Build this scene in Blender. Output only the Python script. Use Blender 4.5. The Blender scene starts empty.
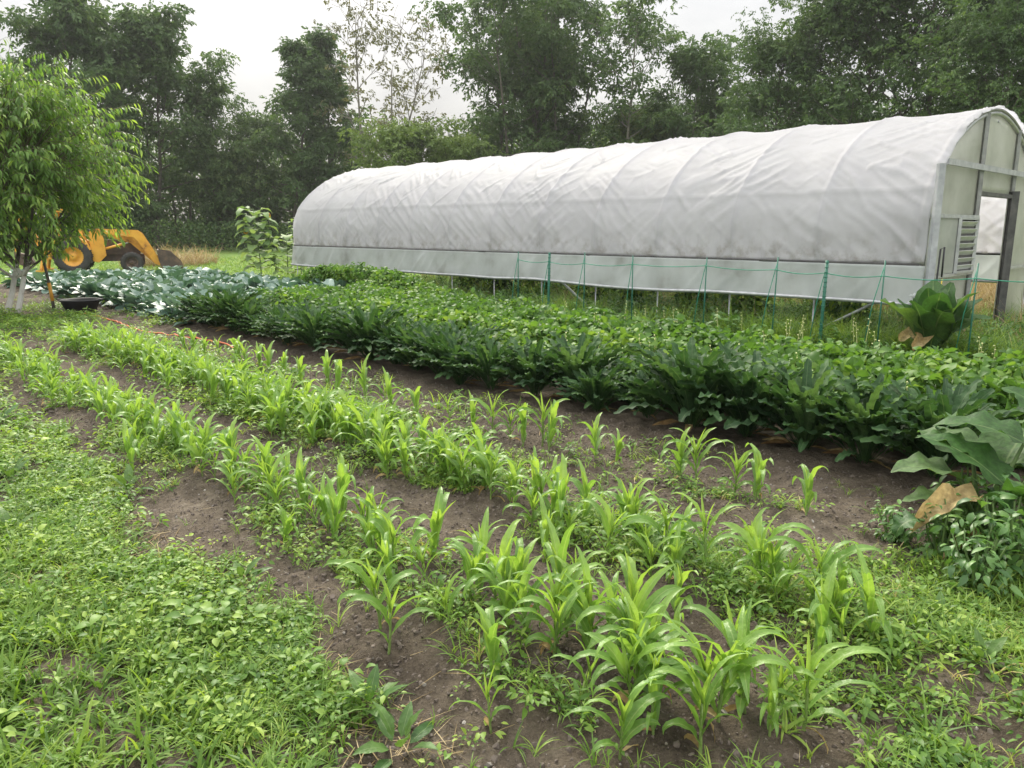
import bpy, bmesh, math, random
import numpy as np
from mathutils import Vector, Matrix

rng = np.random.default_rng(11)
random.seed(11)
SC = bpy.context.scene
COL = SC.collection
R = math.radians

# ------------------------------------------------------------------ camera
cam_d = bpy.data.cameras.new("camera")
cam = bpy.data.objects.new("camera", cam_d)
COL.objects.link(cam)
cam.location = (0, 0, 1.6)
cam.rotation_euler = (R(90 - 11.4), 0, 0)
cam_d.sensor_width = 36
cam_d.lens = 27.05
cam_d.clip_start = 0.05
cam_d.clip_end = 2000
SC.camera = cam

# ------------------------------------------------------------------ sky and sun
SUN_EL, SUN_AZ = 42.0, -14.0          # azimuth from +Y, negative = towards -X
world = bpy.data.worlds.new("World")
SC.world = world
world.use_nodes = True
wn = world.node_tree
wn.nodes.clear()


def nd(t, kind, **kw):
    n = t.nodes.new(kind)
    for k, v in kw.items():
        setattr(n, k, v)
    return n


def lk(t, a, b):
    t.links.new(a, b)


def math_n(t, op, a, b=None, clamp=False):
    n = nd(t, 'ShaderNodeMath', operation=op)
    n.use_clamp = clamp
    for i, v in enumerate((a, b)):
        if v is None:
            continue
        if isinstance(v, (int, float)):
            n.inputs[i].default_value = v
        else:
            lk(t, v, n.inputs[i])
    return n.outputs[0]


sky = nd(wn, 'ShaderNodeTexSky', sky_type='NISHITA')
sky.sun_disc = False
sky.sun_elevation = R(SUN_EL)
sky.sun_rotation = R(SUN_AZ)
sky.dust_density = 3.0
tc = nd(wn, 'ShaderNodeTexCoord')
sep = nd(wn, 'ShaderNodeSeparateXYZ')
lk(wn, tc.outputs['Generated'], sep.inputs[0])
el = math_n(wn, 'MAXIMUM', sep.outputs[2], 0.0)
# overcast sky: brighter towards the zenith, broken by soft cloud banks
lum = math_n(wn, 'ADD', math_n(wn, 'MULTIPLY', math_n(wn, 'POWER', el, 1.15), 1.55), 0.20)
# extra brightness added to the unseen sky behind the camera, lifting the tunnel side
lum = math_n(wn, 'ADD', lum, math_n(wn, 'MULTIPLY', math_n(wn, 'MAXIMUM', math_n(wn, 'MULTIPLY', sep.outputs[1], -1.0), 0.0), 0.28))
den = math_n(wn, 'ADD', el, 0.22)
cx = math_n(wn, 'DIVIDE', sep.outputs[0], den)
cy = math_n(wn, 'DIVIDE', sep.outputs[1], den)
comb = nd(wn, 'ShaderNodeCombineXYZ')
lk(wn, cx, comb.inputs[0]); lk(wn, cy, comb.inputs[1])
cl = nd(wn, 'ShaderNodeTexNoise')
cl.inputs['Scale'].default_value = 1.1
cl.inputs['Detail'].default_value = 5
cl.inputs['Roughness'].default_value = 0.5
cl.inputs['Distortion'].default_value = 0.5
lk(wn, comb.outputs[0], cl.inputs['Vector'])
ramp = nd(wn, 'ShaderNodeValToRGB')
ramp.color_ramp.elements[0].position = 0.35
ramp.color_ramp.elements[0].color = (0.74, 0.745, 0.755, 1)
ramp.color_ramp.elements[1].position = 0.65
ramp.color_ramp.elements[1].color = (1.2, 1.185, 1.15, 1)
lk(wn, cl.outputs['Fac'], ramp.inputs[0])
# thinner cloud in front of the sun
sv = Vector((math.sin(R(SUN_AZ)) * math.cos(R(SUN_EL)), math.cos(R(SUN_AZ)) * math.cos(R(SUN_EL)), math.sin(R(SUN_EL))))
dot = nd(wn, 'ShaderNodeVectorMath', operation='DOT_PRODUCT')
lk(wn, tc.outputs['Generated'], dot.inputs[0])
dot.inputs[1].default_value = sv
glow = math_n(wn, 'POWER', math_n(wn, 'MAXIMUM', dot.outputs['Value'], 0.0), 26.0)
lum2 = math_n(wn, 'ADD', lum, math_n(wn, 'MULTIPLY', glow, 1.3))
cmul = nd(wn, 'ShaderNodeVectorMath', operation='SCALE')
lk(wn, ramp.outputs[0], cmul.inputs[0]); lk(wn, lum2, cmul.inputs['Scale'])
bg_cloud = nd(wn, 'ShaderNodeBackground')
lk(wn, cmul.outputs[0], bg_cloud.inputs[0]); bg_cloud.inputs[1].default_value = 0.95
bg_sky = nd(wn, 'ShaderNodeBackground')
lk(wn, sky.outputs[0], bg_sky.inputs[0]); bg_sky.inputs[1].default_value = 0.08
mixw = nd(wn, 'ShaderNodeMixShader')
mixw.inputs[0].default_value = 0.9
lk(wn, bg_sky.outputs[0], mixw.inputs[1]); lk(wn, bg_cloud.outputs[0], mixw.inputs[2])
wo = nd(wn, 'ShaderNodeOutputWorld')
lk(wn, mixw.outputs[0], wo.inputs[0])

sun_d = bpy.data.lights.new("sun", 'SUN')
sun_d.energy = 2.3
sun_d.angle = R(14)
sun_d.color = (1.0, 0.92, 0.78)
sun = bpy.data.objects.new("sun", sun_d)
COL.objects.link(sun)
sun.rotation_euler = (-sv).to_track_quat('-Z', 'Y').to_euler()

SC.view_settings.view_transform = 'Standard'
SC.view_settings.look = 'None'
SC.view_settings.exposure = 1.05
SC.view_settings.gamma = 1.0
SC.view_settings.use_curve_mapping = False
SC.render.engine = 'CYCLES'
SC.cycles.max_bounces = 8
SC.cycles.transparent_max_bounces = 16
SC.cycles.use_denoising = True
SC.cycles.volume_bounces = 0

# ------------------------------------------------------------------ place frame
# s runs across the beds (away from the camera, to the right), t runs along the rows (to the left)
A = R(44)
CA, SA = math.cos(A), math.sin(A)


def W(s, t, z=0.0):
    return (s * CA - t * SA, s * SA + t * CA, z)


def Wn(s, t, z):
    s = np.asarray(s, float); t = np.asarray(t, float)
    return np.stack([s * CA - t * SA, s * SA + t * CA, np.broadcast_to(np.asarray(z, float), s.shape)], -1)


def ST(x, y):
    return x * CA + y * SA, -x * SA + y * CA


# ------------------------------------------------------------------ noise
_tabs = {}


def vnoise(x, y, seed=0):
    if seed not in _tabs:
        _tabs[seed] = np.random.RandomState(seed + 100).rand(256, 256)
    tb = _tabs[seed]
    x = np.asarray(x, float); y = np.asarray(y, float)
    xi = np.floor(x).astype(int); yi = np.floor(y).astype(int)
    fx = x - xi; fy = y - yi
    fx = fx * fx * (3 - 2 * fx); fy = fy * fy * (3 - 2 * fy)
    a = tb[xi & 255, yi & 255]; b = tb[(xi + 1) & 255, yi & 255]
    c = tb[xi & 255, (yi + 1) & 255]; d = tb[(xi + 1) & 255, (yi + 1) & 255]
    return (a * (1 - fx) + b * fx) * (1 - fy) + (c * (1 - fx) + d * fx) * fy


def fbm(x, y, seed=0, o=4):
    r = 0; a = 0.5; n = 0
    for i in range(o):
        r = r + a * vnoise(x * 2 ** i + 17 * i, y * 2 ** i + 5 * i, seed + i); n += a; a *= 0.5
    return r / n


def sstep(a, b, x):
    k = np.clip((x - a) / (b - a), 0, 1)
    return k * k * (3 - 2 * k)


# ------------------------------------------------------------------ mesh building
class Geo:
    def __init__(self):
        self.v = []; self.q = []; self.tr = []; self.qm = []; self.tm = []; self.var = []; self.ac = []
        self.n = 0

    def add(self, v, q=None, tr=None, m=0, var=0.5, ac=0.0):
        v = np.asarray(v, float).reshape(-1, 3)
        if q is not None and len(q):
            q = np.asarray(q, int).reshape(-1, 4)
            self.q.append(q + self.n); self.qm.append(np.full(len(q), m, int))
        if tr is not None and len(tr):
            tr = np.asarray(tr, int).reshape(-1, 3)
            self.tr.append(tr + self.n); self.tm.append(np.full(len(tr), m, int))
        self.v.append(v)
        self.var.append(np.broadcast_to(np.asarray(var, float), (len(v),)))
        self.ac.append(np.broadcast_to(np.asarray(ac, float), (len(v),)))
        self.n += len(v)
        return self

    def arrays(self):
        v = np.concatenate(self.v)
        q = np.concatenate(self.q) if self.q else np.zeros((0, 4), int)
        t = np.concatenate(self.tr) if self.tr else np.zeros((0, 3), int)
        return v, q, t, np.concatenate(self.var), np.concatenate(self.ac)

    def mesh(self, name, mats, smooth=True):
        v, q, t, var, ac = self.arrays()
        me = bpy.data.meshes.new(name)
        me.vertices.add(len(v)); me.vertices.foreach_set('co', v.ravel())
        nl = len(q) * 4 + len(t) * 3
        me.loops.add(nl)
        me.loops.foreach_set('vertex_index', np.concatenate([q.ravel(), t.ravel()]).astype(np.int32))
        npol = len(q) + len(t)
        me.polygons.add(npol)
        st = np.concatenate([np.arange(len(q)) * 4, len(q) * 4 + np.arange(len(t)) * 3]).astype(np.int32)
        me.polygons.foreach_set('loop_start', st)
        mi = np.concatenate(([np.concatenate(self.qm)] if self.qm else []) + ([np.concatenate(self.tm)] if self.tm else []))
        if not isinstance(mats, (list, tuple)):
            mats = [mats]
        for m in mats:
            me.materials.append(m)
        me.polygons.foreach_set('material_index', mi.astype(np.int32))
        me.polygons.foreach_set('use_smooth', np.full(npol, smooth))
        a = me.attributes.new('var', 'FLOAT', 'POINT'); a.data.foreach_set('value', var.astype(np.float32))
        a = me.attributes.new('across', 'FLOAT', 'POINT'); a.data.foreach_set('value', ac.astype(np.float32))
        me.update(calc_edges=True)
        me.validate()
        return me


def link(name, me, parent=None):
    o = bpy.data.objects.new(name, me)
    COL.objects.link(o)
    if parent is not None:
        o.parent = parent
    return o


def tag(o, label=None, cat=None, group=None, kind=None):
    if label: o['label'] = label
    if cat: o['category'] = cat
    if group: o['group'] = group
    if kind: o['kind'] = kind
    return o


def empty(name, loc, rz=0.0, sc=1.0, label=None, cat=None, group=None):
    o = bpy.data.objects.new(name, None)
    o.empty_display_size = 0.1
    COL.objects.link(o)
    o.location = loc; o.rotation_euler = (0, 0, rz); o.scale = (sc, sc, sc)
    return tag(o, label, cat, group)


def tube(g, path, rad, n=6, m=0, var=0.5, cap=True):
    P = np.asarray(path, float); k = len(P)
    rad = np.broadcast_to(np.asarray(rad, float), (k,))
    T = np.gradient(P, axis=0); T /= np.linalg.norm(T, axis=1, keepdims=True) + 1e-9
    ref = np.array([0.0, 0.0, 1.0]) if abs(T[:, 2]).mean() < 0.9 else np.array([1.0, 0.0, 0.0])
    U = np.cross(T, ref); U /= np.linalg.norm(U, axis=1, keepdims=True) + 1e-9
    V = np.cross(T, U)
    an = np.arange(n) / n * 2 * math.pi
    v = P[:, None, :] + rad[:, None, None] * (np.cos(an)[None, :, None] * U[:, None, :] + np.sin(an)[None, :, None] * V[:, None, :])
    i = np.arange(k - 1)[:, None] * n; j = np.arange(n)[None, :]; j2 = (j + 1) % n
    q = np.stack([i + j, i + j2, i + n + j2, i + n + j], -1).reshape(-1, 4)
    tr = []
    vv = v.reshape(-1, 3)
    if cap:
        vv = np.concatenate([vv, P[:1], P[-1:]])
        a, b = k * n, k * n + 1
        for jj in range(n):
            tr.append((a, (jj + 1) % n, jj)); tr.append((b, (k - 1) * n + jj, (k - 1) * n + (jj + 1) % n))
    g.add(vv, q, tr, m, var)
    return g


BOXQ = [(0, 3, 2, 1), (4, 5, 6, 7), (0, 1, 5, 4), (1, 2, 6, 5), (2, 3, 7, 6), (3, 0, 4, 7)]


def box(g, c, d, rot=None, m=0, var=0.5, bev=0.0):
    hx, hy, hz = d[0] / 2, d[1] / 2, d[2] / 2
    v = np.array([(-hx, -hy, -hz), (hx, -hy, -hz), (hx, hy, -hz), (-hx, hy, -hz), (-hx, -hy, hz), (hx, -hy, hz), (hx, hy, hz), (-hx, hy, hz)])
    if rot is not None:
        v = v @ np.asarray(rot).T
    g.add(v + np.asarray(c), BOXQ, None, m, var)
    return g


def beam(g, p0, p1, w, h=None, m=0, up=(0, 0, 1)):
    p0 = Vector(p0); p1 = Vector(p1); h = h or w
    x = (p1 - p0); L = x.length; x.normalize()
    u = Vector(up)
    if abs(x.dot(u)) > 0.98: u = Vector((CA, SA, 0))
    y = u.cross(x).normalized(); z = x.cross(y)
    M = np.array([[x[i], y[i], z[i]] for i in range(3)])
    return box(g, np.array((p0 + p1) / 2), (L, w, h), M, m)


def prism(g, pts, y0, y1, m=0):
    """polygon in XZ extruded along Y"""
    n = len(pts)
    v = [(p[0], y0, p[1]) for p in pts] + [(p[0], y1, p[1]) for p in pts]
    c = np.mean(np.asarray(pts, float), 0)
    v += [(c[0], y0, c[1]), (c[0], y1, c[1])]
    q = [(i, (i + 1) % n, n + (i + 1) % n, n + i) for i in range(n)]
    tr = [(2 * n, (i + 1) % n, i) for i in range(n)] + [(2 * n + 1, n + i, n + (i + 1) % n) for i in range(n)]
    return g.add(v, q, tr, m)


def lathe(g, prof, n=24, axis='z', c=(0, 0, 0), m=0):
    """prof: (radius, height) list"""
    k = len(prof); an = np.arange(n) / n * 2 * math.pi
    pr = np.asarray(prof, float)
    x = pr[:, 0][:, None] * np.cos(an); y = pr[:, 0][:, None] * np.sin(an); z = np.broadcast_to(pr[:, 1][:, None], x.shape)
    v = np.stack([x, y, z], -1).reshape(-1, 3)
    if axis == 'y':
        v = np.stack([v[:, 0], v[:, 2], v[:, 1]], -1)
    i = np.arange(k - 1)[:, None] * n; j = np.arange(n)[None, :]; j2 = (j + 1) % n
    q = np.stack([i + j, i + j2, i + n + j2, i + n + j], -1).reshape(-1, 4)
    return g.add(v + np.asarray(c), q, None, m)


def rotm(yaw, pitch, roll):
    """N,3,3  Rz(yaw) Rx(pitch) Ry(roll)"""
    yaw, pitch, roll = np.broadcast_arrays(np.asarray(yaw, float), np.asarray(pitch, float), np.asarray(roll, float))
    cy, sy, cp, sp, cr, sr = np.cos(yaw), np.sin(yaw), np.cos(pitch), np.sin(pitch), np.cos(roll), np.sin(roll)
    o = np.zeros_like(cy); e = np.ones_like(cy)
    Z = np.stack([np.stack([cy, -sy, o], -1), np.stack([sy, cy, o], -1), np.stack([o, o, e], -1)], -2)
    X = np.stack([np.stack([e, o, o], -1), np.stack([o, cp, -sp], -1), np.stack([o, sp, cp], -1)], -2)
    Y = np.stack([np.stack([cr, o, sr], -1), np.stack([o, e, o], -1), np.stack([-sr, o, cr], -1)], -2)
    return Z @ X @ Y


PROF = {
    'ruffle': lambda u: np.where(u < 0.22, 0.12, 0.12 + 0.88 * np.sin(np.pi * np.clip((u - 0.22) / 0.80, 0, 1)) ** 0.5 * (0.95 + 0.05 * np.sin(u * 30))),
    'ovate': lambda u: np.sin(np.pi * np.clip(u, 0, 1) ** 0.75) ** 0.85,
    'lance': lambda u: np.sin(np.pi * np.clip(u, 0, 1) ** 0.85) ** 1.0,
    'blade': lambda u: np.minimum(1, 0.55 + u * 2.5) * np.clip(1 - u, 0, 1) ** 0.55,
    'corn': lambda u: np.minimum(1, 0.42 + 2.2 * u) * np.clip(1 - u ** 2.2, 0, 1) ** 0.8,
    'paddle': lambda u: 0.12 + 0.88 * np.where(u < 0.25, 0.0, np.sin(np.pi * np.clip((u - 0.25) / 0.75, 0, 1) ** 0.8) ** 0.7),
    'heart': lambda u: np.clip(np.sin(np.pi * np.clip(u, 0, 1) ** 0.55), 0, 1) ** 0.75,
}


def leaf(L, Wd, prof='ovate', ns=4, nw=2, a0=0.0, bend=0.8, fold=0.25, wave=0.0, wf=3, twist=0.0, seed=0, pw=1.0):
    """leaf along +Y: starts at elevation a0 (rad), bends down by 'bend' over its length; returns verts, quads, across"""
    r = np.random.RandomState(seed)
    u = np.linspace(0, 1, ns + 1)
    th = a0 - bend * u ** pw
    d = L / ns
    thm = (th[:-1] + th[1:]) / 2
    y = np.concatenate([[0], np.cumsum(np.cos(thm) * d)]); z = np.concatenate([[0], np.cumsum(np.sin(thm) * d)])
    w = Wd * 0.5 * PROF[prof](u)
    w[-1] = max(w[-1], Wd * 0.02)
    x = np.linspace(-1, 1, nw + 1)
    X = w[:, None] * x[None, :]
    off = fold * np.abs(X)
    if wave:
        ph = r.rand(2) * 6.28
        wv = wave * np.where(x[None, :] < 0, np.sin(u[:, None] * wf * 6.28 + ph[0]), np.sin(u[:, None] * wf * 6.28 + ph[1])) * np.abs(x)[None, :]
        off = off + wv * Wd * PROF[prof](u)[:, None]
    tw = twist * u
    nx = np.cos(tw)[:, None] * X - np.sin(tw)[:, None] * off
    no = np.sin(tw)[:, None] * X + np.cos(tw)[:, None] * off
    Yv = y[:, None] - np.sin(th)[:, None] * no
    Zv = z[:, None] + np.cos(th)[:, None] * no
    v = np.stack([nx, np.broadcast_to(Yv, nx.shape), Zv], -1).reshape(-1, 3)
    m = nw + 1
    i = np.arange(ns)[:, None] * m; j = np.arange(nw)[None, :]
    q = np.stack([i + j, i + j + 1, i + m + j + 1, i + m + j], -1).reshape(-1, 4)
    return v, q, np.broadcast_to(np.abs(x)[None, :], nx.shape).reshape(-1).copy()


def scatter(g, temps, pos, rot, sc, var=None, m=0):
    """instances of template meshes (v,q,ac) merged into g"""
    N = len(pos)
    if N == 0: return g
    pos = np.asarray(pos, float); sc = np.broadcast_to(np.asarray(sc, float), (N,))
    if var is None: var = rng.random(N)
    pick = rng.integers(0, len(temps), N)
    for k, tp in enumerate(temps):
        ix = np.nonzero(pick == k)[0]
        if not len(ix): continue
        v, q, ac = tp[:3]
        tv = tp[3] if len(tp) > 3 else None
        vv = np.einsum('nij,kj->nki', rot[ix], v) * sc[ix][:, None, None] + pos[ix][:, None, :]
        nv = len(v)
        qq = (q[None] + (np.arange(len(ix)) * nv)[:, None, None]).reshape(-1, 4)
        va = np.repeat(var[ix], nv).reshape(len(ix), nv)
        if tv is not None: va = np.clip(va * 0.6 + tv[None] * 0.4, 0, 1)
        g.add(vv.reshape(-1, 3), qq, None, m, va.ravel(), np.tile(ac, len(ix)))
    return g


def combine(parts):
    """parts: list of (v,q,ac,var) -> one template"""
    g = Geo()
    for v, q, ac, va in parts:
        g.add(v, q, None, 0, va, ac)
    v, q, t, var, ac = g.arrays()
    return v, q, ac, var


def place(tp, R3, off, s=1.0, var=0.5):
    v, q, ac = tp[:3]
    return (v * s) @ np.asarray(R3).T + np.asarray(off), q, ac, var


# ------------------------------------------------------------------ materials
def new_mat(name):
    m = bpy.data.materials.new(name); m.use_nodes = True
    t = m.node_tree; t.nodes.clear()
    return m, t


def ramp_n(t, fac, stops):
    r = nd(t, 'ShaderNodeValToRGB')
    e = r.color_ramp.elements
    while len(e) < len(stops): e.new(0.5)
    for k, (p, c) in enumerate(stops):
        e[k].position = p; e[k].color = (*c, 1)
    lk(t, fac, r.inputs[0])
    return r.outputs[0]


def noise_n(t, scale, detail=3, rough=0.5, vec=None, dist=0.0):
    n = nd(t, 'ShaderNodeTexNoise')
    n.inputs['Scale'].default_value = scale; n.inputs['Detail'].default_value = detail
    n.inputs['Roughness'].default_value = rough; n.inputs['Distortion'].default_value = dist
    if vec is not None: lk(t, vec, n.inputs['Vector'])
    return n.outputs['Fac']


def obj_vec(t, gen='Object'):
    return nd(t, 'ShaderNodeTexCoord').outputs[gen]


def leaf_mat(name, stops, trans=0.35, rough=0.5, spec=0.4, tcol=None, rib=None, patch=(1.2, 0.35), mottle=0.0):
    """stops: colours over per-leaf variation; rib: colour of the midrib; tcol: colour gain of transmitted light"""
    m, t = new_mat(name)
    at = nd(t, 'ShaderNodeAttribute', attribute_name='var').outputs['Fac']
    ov = nd(t, 'ShaderNodeNewGeometry').outputs['Position']
    nz = noise_n(t, patch[0], 2, vec=ov)
    f = math_n(t, 'ADD', at, math_n(t, 'MULTIPLY', math_n(t, 'SUBTRACT', nz, 0.5), patch[1] * 2), clamp=True)
    c = ramp_n(t, f, stops)
    if mottle:
        nm = noise_n(t, 30, 3, 0.6, vec=ov)
        mx = nd(t, 'ShaderNodeMix', data_type='RGBA', blend_type='MULTIPLY')
        mx.inputs['Factor'].default_value = mottle
        lk(t, c, mx.inputs['A'])
        lk(t, ramp_n(t, nm, [(0.3, (0.55, 0.55, 0.5)), (0.7, (1.3, 1.3, 1.2))]), mx.inputs['B'])
        c = mx.outputs['Result']
    if rib:
        ac = nd(t, 'ShaderNodeAttribute', attribute_name='across').outputs['Fac']
        mx = nd(t, 'ShaderNodeMix', data_type='RGBA')
        fr = nd(t, 'ShaderNodeMapRange'); fr.inputs[1].default_value = 0.0; fr.inputs[2].default_value = rib[1]
        fr.inputs[3].default_value = 1.0; fr.inputs[4].default_value = 0.0
        lk(t, ac, fr.inputs[0]); lk(t, fr.outputs[0], mx.inputs['Factor'])
        lk(t, c, mx.inputs['A']); mx.inputs['B'].default_value = (*rib[0], 1)
        c = mx.outputs['Result']
    p = nd(t, 'ShaderNodeBsdfPrincipled')
    lk(t, c, p.inputs['Base Color']); p.inputs['Roughness'].default_value = rough
    p.inputs['Specular IOR Level'].default_value = spec
    if mottle:
        bp = nd(t, 'ShaderNodeBump'); bp.inputs['Strength'].default_value = 0.5; bp.inputs['Distance'].default_value = 0.01
        lk(t, noise_n(t, 45, 3, 0.6, vec=ov), bp.inputs['Height']); lk(t, bp.outputs[0], p.inputs['Normal'])
    tr = nd(t, 'ShaderNodeBsdfTranslucent')
    sc = nd(t, 'ShaderNodeVectorMath', operation='MULTIPLY')
    lk(t, c, sc.inputs[0]); sc.inputs[1].default_value = tcol or (1.5, 1.45, 0.8)
    lk(t, sc.outputs[0], tr.inputs[0])
    ms = nd(t, 'ShaderNodeMixShader'); ms.inputs[0].default_value = trans
    lk(t, p.outputs[0], ms.inputs[1]); lk(t, tr.outputs[0], ms.inputs[2])
    o = nd(t, 'ShaderNodeOutputMaterial'); lk(t, ms.outputs[0], o.inputs[0])
    return m


def solid_mat(name, stops, scale=6, detail=4, rough=0.6, metal=0.0, bump=0.0, bscale=40, spec=0.5, trans=0.0, alpha=0.0, tcol=None):
    m, t = new_mat(name)
    v = obj_vec(t)
    c = ramp_n(t, noise_n(t, scale, detail, 0.6, vec=v), stops)
    p = nd(t, 'ShaderNodeBsdfPrincipled')
    lk(t, c, p.inputs['Base Color']); p.inputs['Roughness'].default_value = rough; p.inputs['Metallic'].default_value = metal
    p.inputs['Specular IOR Level'].default_value = spec
    if bump:
        b = nd(t, 'ShaderNodeBump'); b.inputs['Strength'].default_value = bump; b.inputs['Distance'].default_value = 0.01
        lk(t, noise_n(t, bscale, 4, 0.6, vec=v), b.inputs['Height']); lk(t, b.outputs[0], p.inputs['Normal'])
    out = p.outputs[0]
    if trans:
        tr = nd(t, 'ShaderNodeBsdfTranslucent')
        if tcol: tr.inputs[0].default_value = (*tcol, 1)
        else: lk(t, c, tr.inputs[0])
        ms = nd(t, 'ShaderNodeMixShader'); ms.inputs[0].default_value = trans
        lk(t, out, ms.inputs[1]); lk(t, tr.outputs[0], ms.inputs[2]); out = ms.outputs[0]
    if alpha:
        tp = nd(t, 'ShaderNodeBsdfTransparent')
        ms = nd(t, 'ShaderNodeMixShader'); ms.inputs[0].default_value = alpha
        lk(t, out, ms.inputs[1]); lk(t, tp.outputs[0], ms.inputs[2]); out = ms.outputs[0]
    o = nd(t, 'ShaderNodeOutputMaterial'); lk(t, out, o.inputs[0])
    return m


M = {}
M['corn'] = leaf_mat('corn_leaf', [(0.0, (0.10, 0.20, 0.045)), (0.5, (0.17, 0.31, 0.06)), (1.0, (0.31, 0.45, 0.085))], 0.43, 0.42, 0.5, rib=((0.28, 0.40, 0.12), 0.14), patch=(3, 0.18), mottle=0.25)
M['corn_stalk'] = leaf_mat('corn_stalk', [(0.0, (0.13, 0.20, 0.06)), (1.0, (0.22, 0.30, 0.09))], 0.1, 0.5)
M['weed'] = leaf_mat('weed_leaf', [(0.0, (0.06, 0.14, 0.026)), (0.5, (0.15, 0.27, 0.045)), (1.0, (0.33, 0.44, 0.085))], 0.4, 0.5, 0.4, patch=(1.8, 0.5))
M['grass'] = leaf_mat('grass_blade', [(0.0, (0.07, 0.15, 0.03)), (0.6, (0.165, 0.275, 0.045)), (0.93, (0.30, 0.39, 0.075)), (1.0, (0.46, 0.38, 0.17))], 0.4, 0.5, 0.3, patch=(2.0, 0.35))
M['bean'] = leaf_mat('bean_leaf', [(0.0, (0.030, 0.080, 0.018)), (0.5, (0.092, 0.192, 0.034)), (1.0, (0.27, 0.38, 0.062))], 0.4, 0.55, 0.3, patch=(1.3, 0.4))
M['bloom'] = solid_mat('bean_bloom', [(0.3, (0.45, 0.5, 0.16)), (0.7, (0.55, 0.55, 0.3))])
M['dark'] = leaf_mat('dark_leaf', [(0.0, (0.020, 0.052, 0.019)), (0.6, (0.040, 0.094, 0.032)), (1.0, (0.085, 0.16, 0.055))], 0.3, 0.68, 0.25, rib=((0.10, 0.16, 0.07), 0.08), patch=(2.2, 0.35), mottle=0.6)
M['brass'] = leaf_mat('bluegreen_leaf', [(0.0, (0.055, 0.12, 0.09)), (0.6, (0.115, 0.20, 0.155)), (1.0, (0.22, 0.31, 0.26))], 0.16, 0.42, 0.6, tcol=(1.1, 1.3, 0.7), rib=((0.26, 0.34, 0.27), 0.08), patch=(1.0, 0.2), mottle=0.2)
M['horse'] = leaf_mat('broad_leaf', [(0.0, (0.030, 0.085, 0.02)), (0.6, (0.055, 0.13, 0.03)), (1.0, (0.10, 0.185, 0.045))], 0.32, 0.5, 0.4, rib=((0.16, 0.23, 0.09), 0.06), mottle=0.6)
M['burdock'] = leaf_mat('large_leaf', [(0.0, (0.030, 0.085, 0.020)), (0.6, (0.060, 0.14, 0.034)), (1.0, (0.13, 0.205, 0.085))], 0.42, 0.55, 0.35, rib=((0.17, 0.25, 0.10), 0.05), mottle=0.8, patch=(9, 0.3))
M['mint'] = leaf_mat('herb_leaf', [(0.0, (0.05, 0.125, 0.03)), (0.6, (0.095, 0.20, 0.045)), (1.0, (0.15, 0.27, 0.06))], 0.3, 0.45, 0.5)
M['dead'] = leaf_mat('withered_leaf', [(0.0, (0.13, 0.075, 0.035)), (0.5, (0.29, 0.20, 0.09)), (1.0, (0.50, 0.40, 0.22))], 0.3, 0.75, 0.15, tcol=(1.15, 1.0, 0.75), mottle=0.9, patch=(14, 0.5))
M['peach'] = leaf_mat('peach_leaf', [(0.0, (0.065, 0.14, 0.027)), (0.6, (0.135, 0.25, 0.047)), (1.0, (0.28, 0.40, 0.085))], 0.47, 0.45, 0.45, patch=(0.9, 0.3))
M['treeA'] = leaf_mat('tree_leaf', [(0.0, (0.050, 0.092, 0.036)), (0.6, (0.084, 0.140, 0.052)), (1.0, (0.150, 0.215, 0.075))], 0.36, 0.6, 0.2, tcol=(1.3, 1.35, 0.75), patch=(0.16, 0.4))
M['treeB'] = leaf_mat('tree_leaf_pale', [(0.0, (0.085, 0.135, 0.040)), (0.6, (0.14, 0.205, 0.058)), (1.0, (0.21, 0.275, 0.08))], 0.38, 0.6, 0.2, tcol=(1.3, 1.3, 0.8), patch=(0.2, 0.3))
M['treeC'] = leaf_mat('tree_leaf_brownish', [(0.0, (0.09, 0.10, 0.05)), (0.6, (0.14, 0.15, 0.075)), (1.0, (0.20, 0.20, 0.11))], 0.34, 0.6, 0.3, tcol=(1.3, 1.2, 0.8), patch=(0.2, 0.3))
M['sunfl'] = leaf_mat('sunflower_leaf', [(0.0, (0.11, 0.19, 0.07)), (1.0, (0.21, 0.30, 0.12))], 0.38, 0.6, 0.3)
M['petal'] = solid_mat('petal', [(0.3, (0.75, 0.33, 0.015)), (0.7, (0.85, 0.48, 0.03))], trans=0.3)
M['seedhead'] = solid_mat('seedhead', [(0.3, (0.05, 0.025, 0.01)), (0.7, (0.12, 0.06, 0.02))])
M['bark'] = solid_mat('bark', [(0.3, (0.055, 0.045, 0.036)), (0.7, (0.13, 0.115, 0.095))], 4, 5, 0.9, bump=0.6, bscale=12)
M['bark_pale'] = solid_mat('bark_pale', [(0.3, (0.13, 0.115, 0.095)), (0.7, (0.24, 0.22, 0.19))], 4, 5, 0.9, bump=0.4, bscale=12)
M['twig'] = solid_mat('twig', [(0.3, (0.08, 0.075, 0.035)), (0.7, (0.14, 0.12, 0.06))])
M['stem'] = solid_mat('green_stem', [(0.3, (0.08, 0.14, 0.04)), (0.7, (0.13, 0.20, 0.06))])
M['straw'] = leaf_mat('dry_straw', [(0.0, (0.22, 0.16, 0.075)), (0.6, (0.36, 0.28, 0.15)), (1.0, (0.48, 0.40, 0.24))], 0.3, 0.8, 0.2, tcol=(1.1, 1.0, 0.8))
M['cover'] = None


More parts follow.
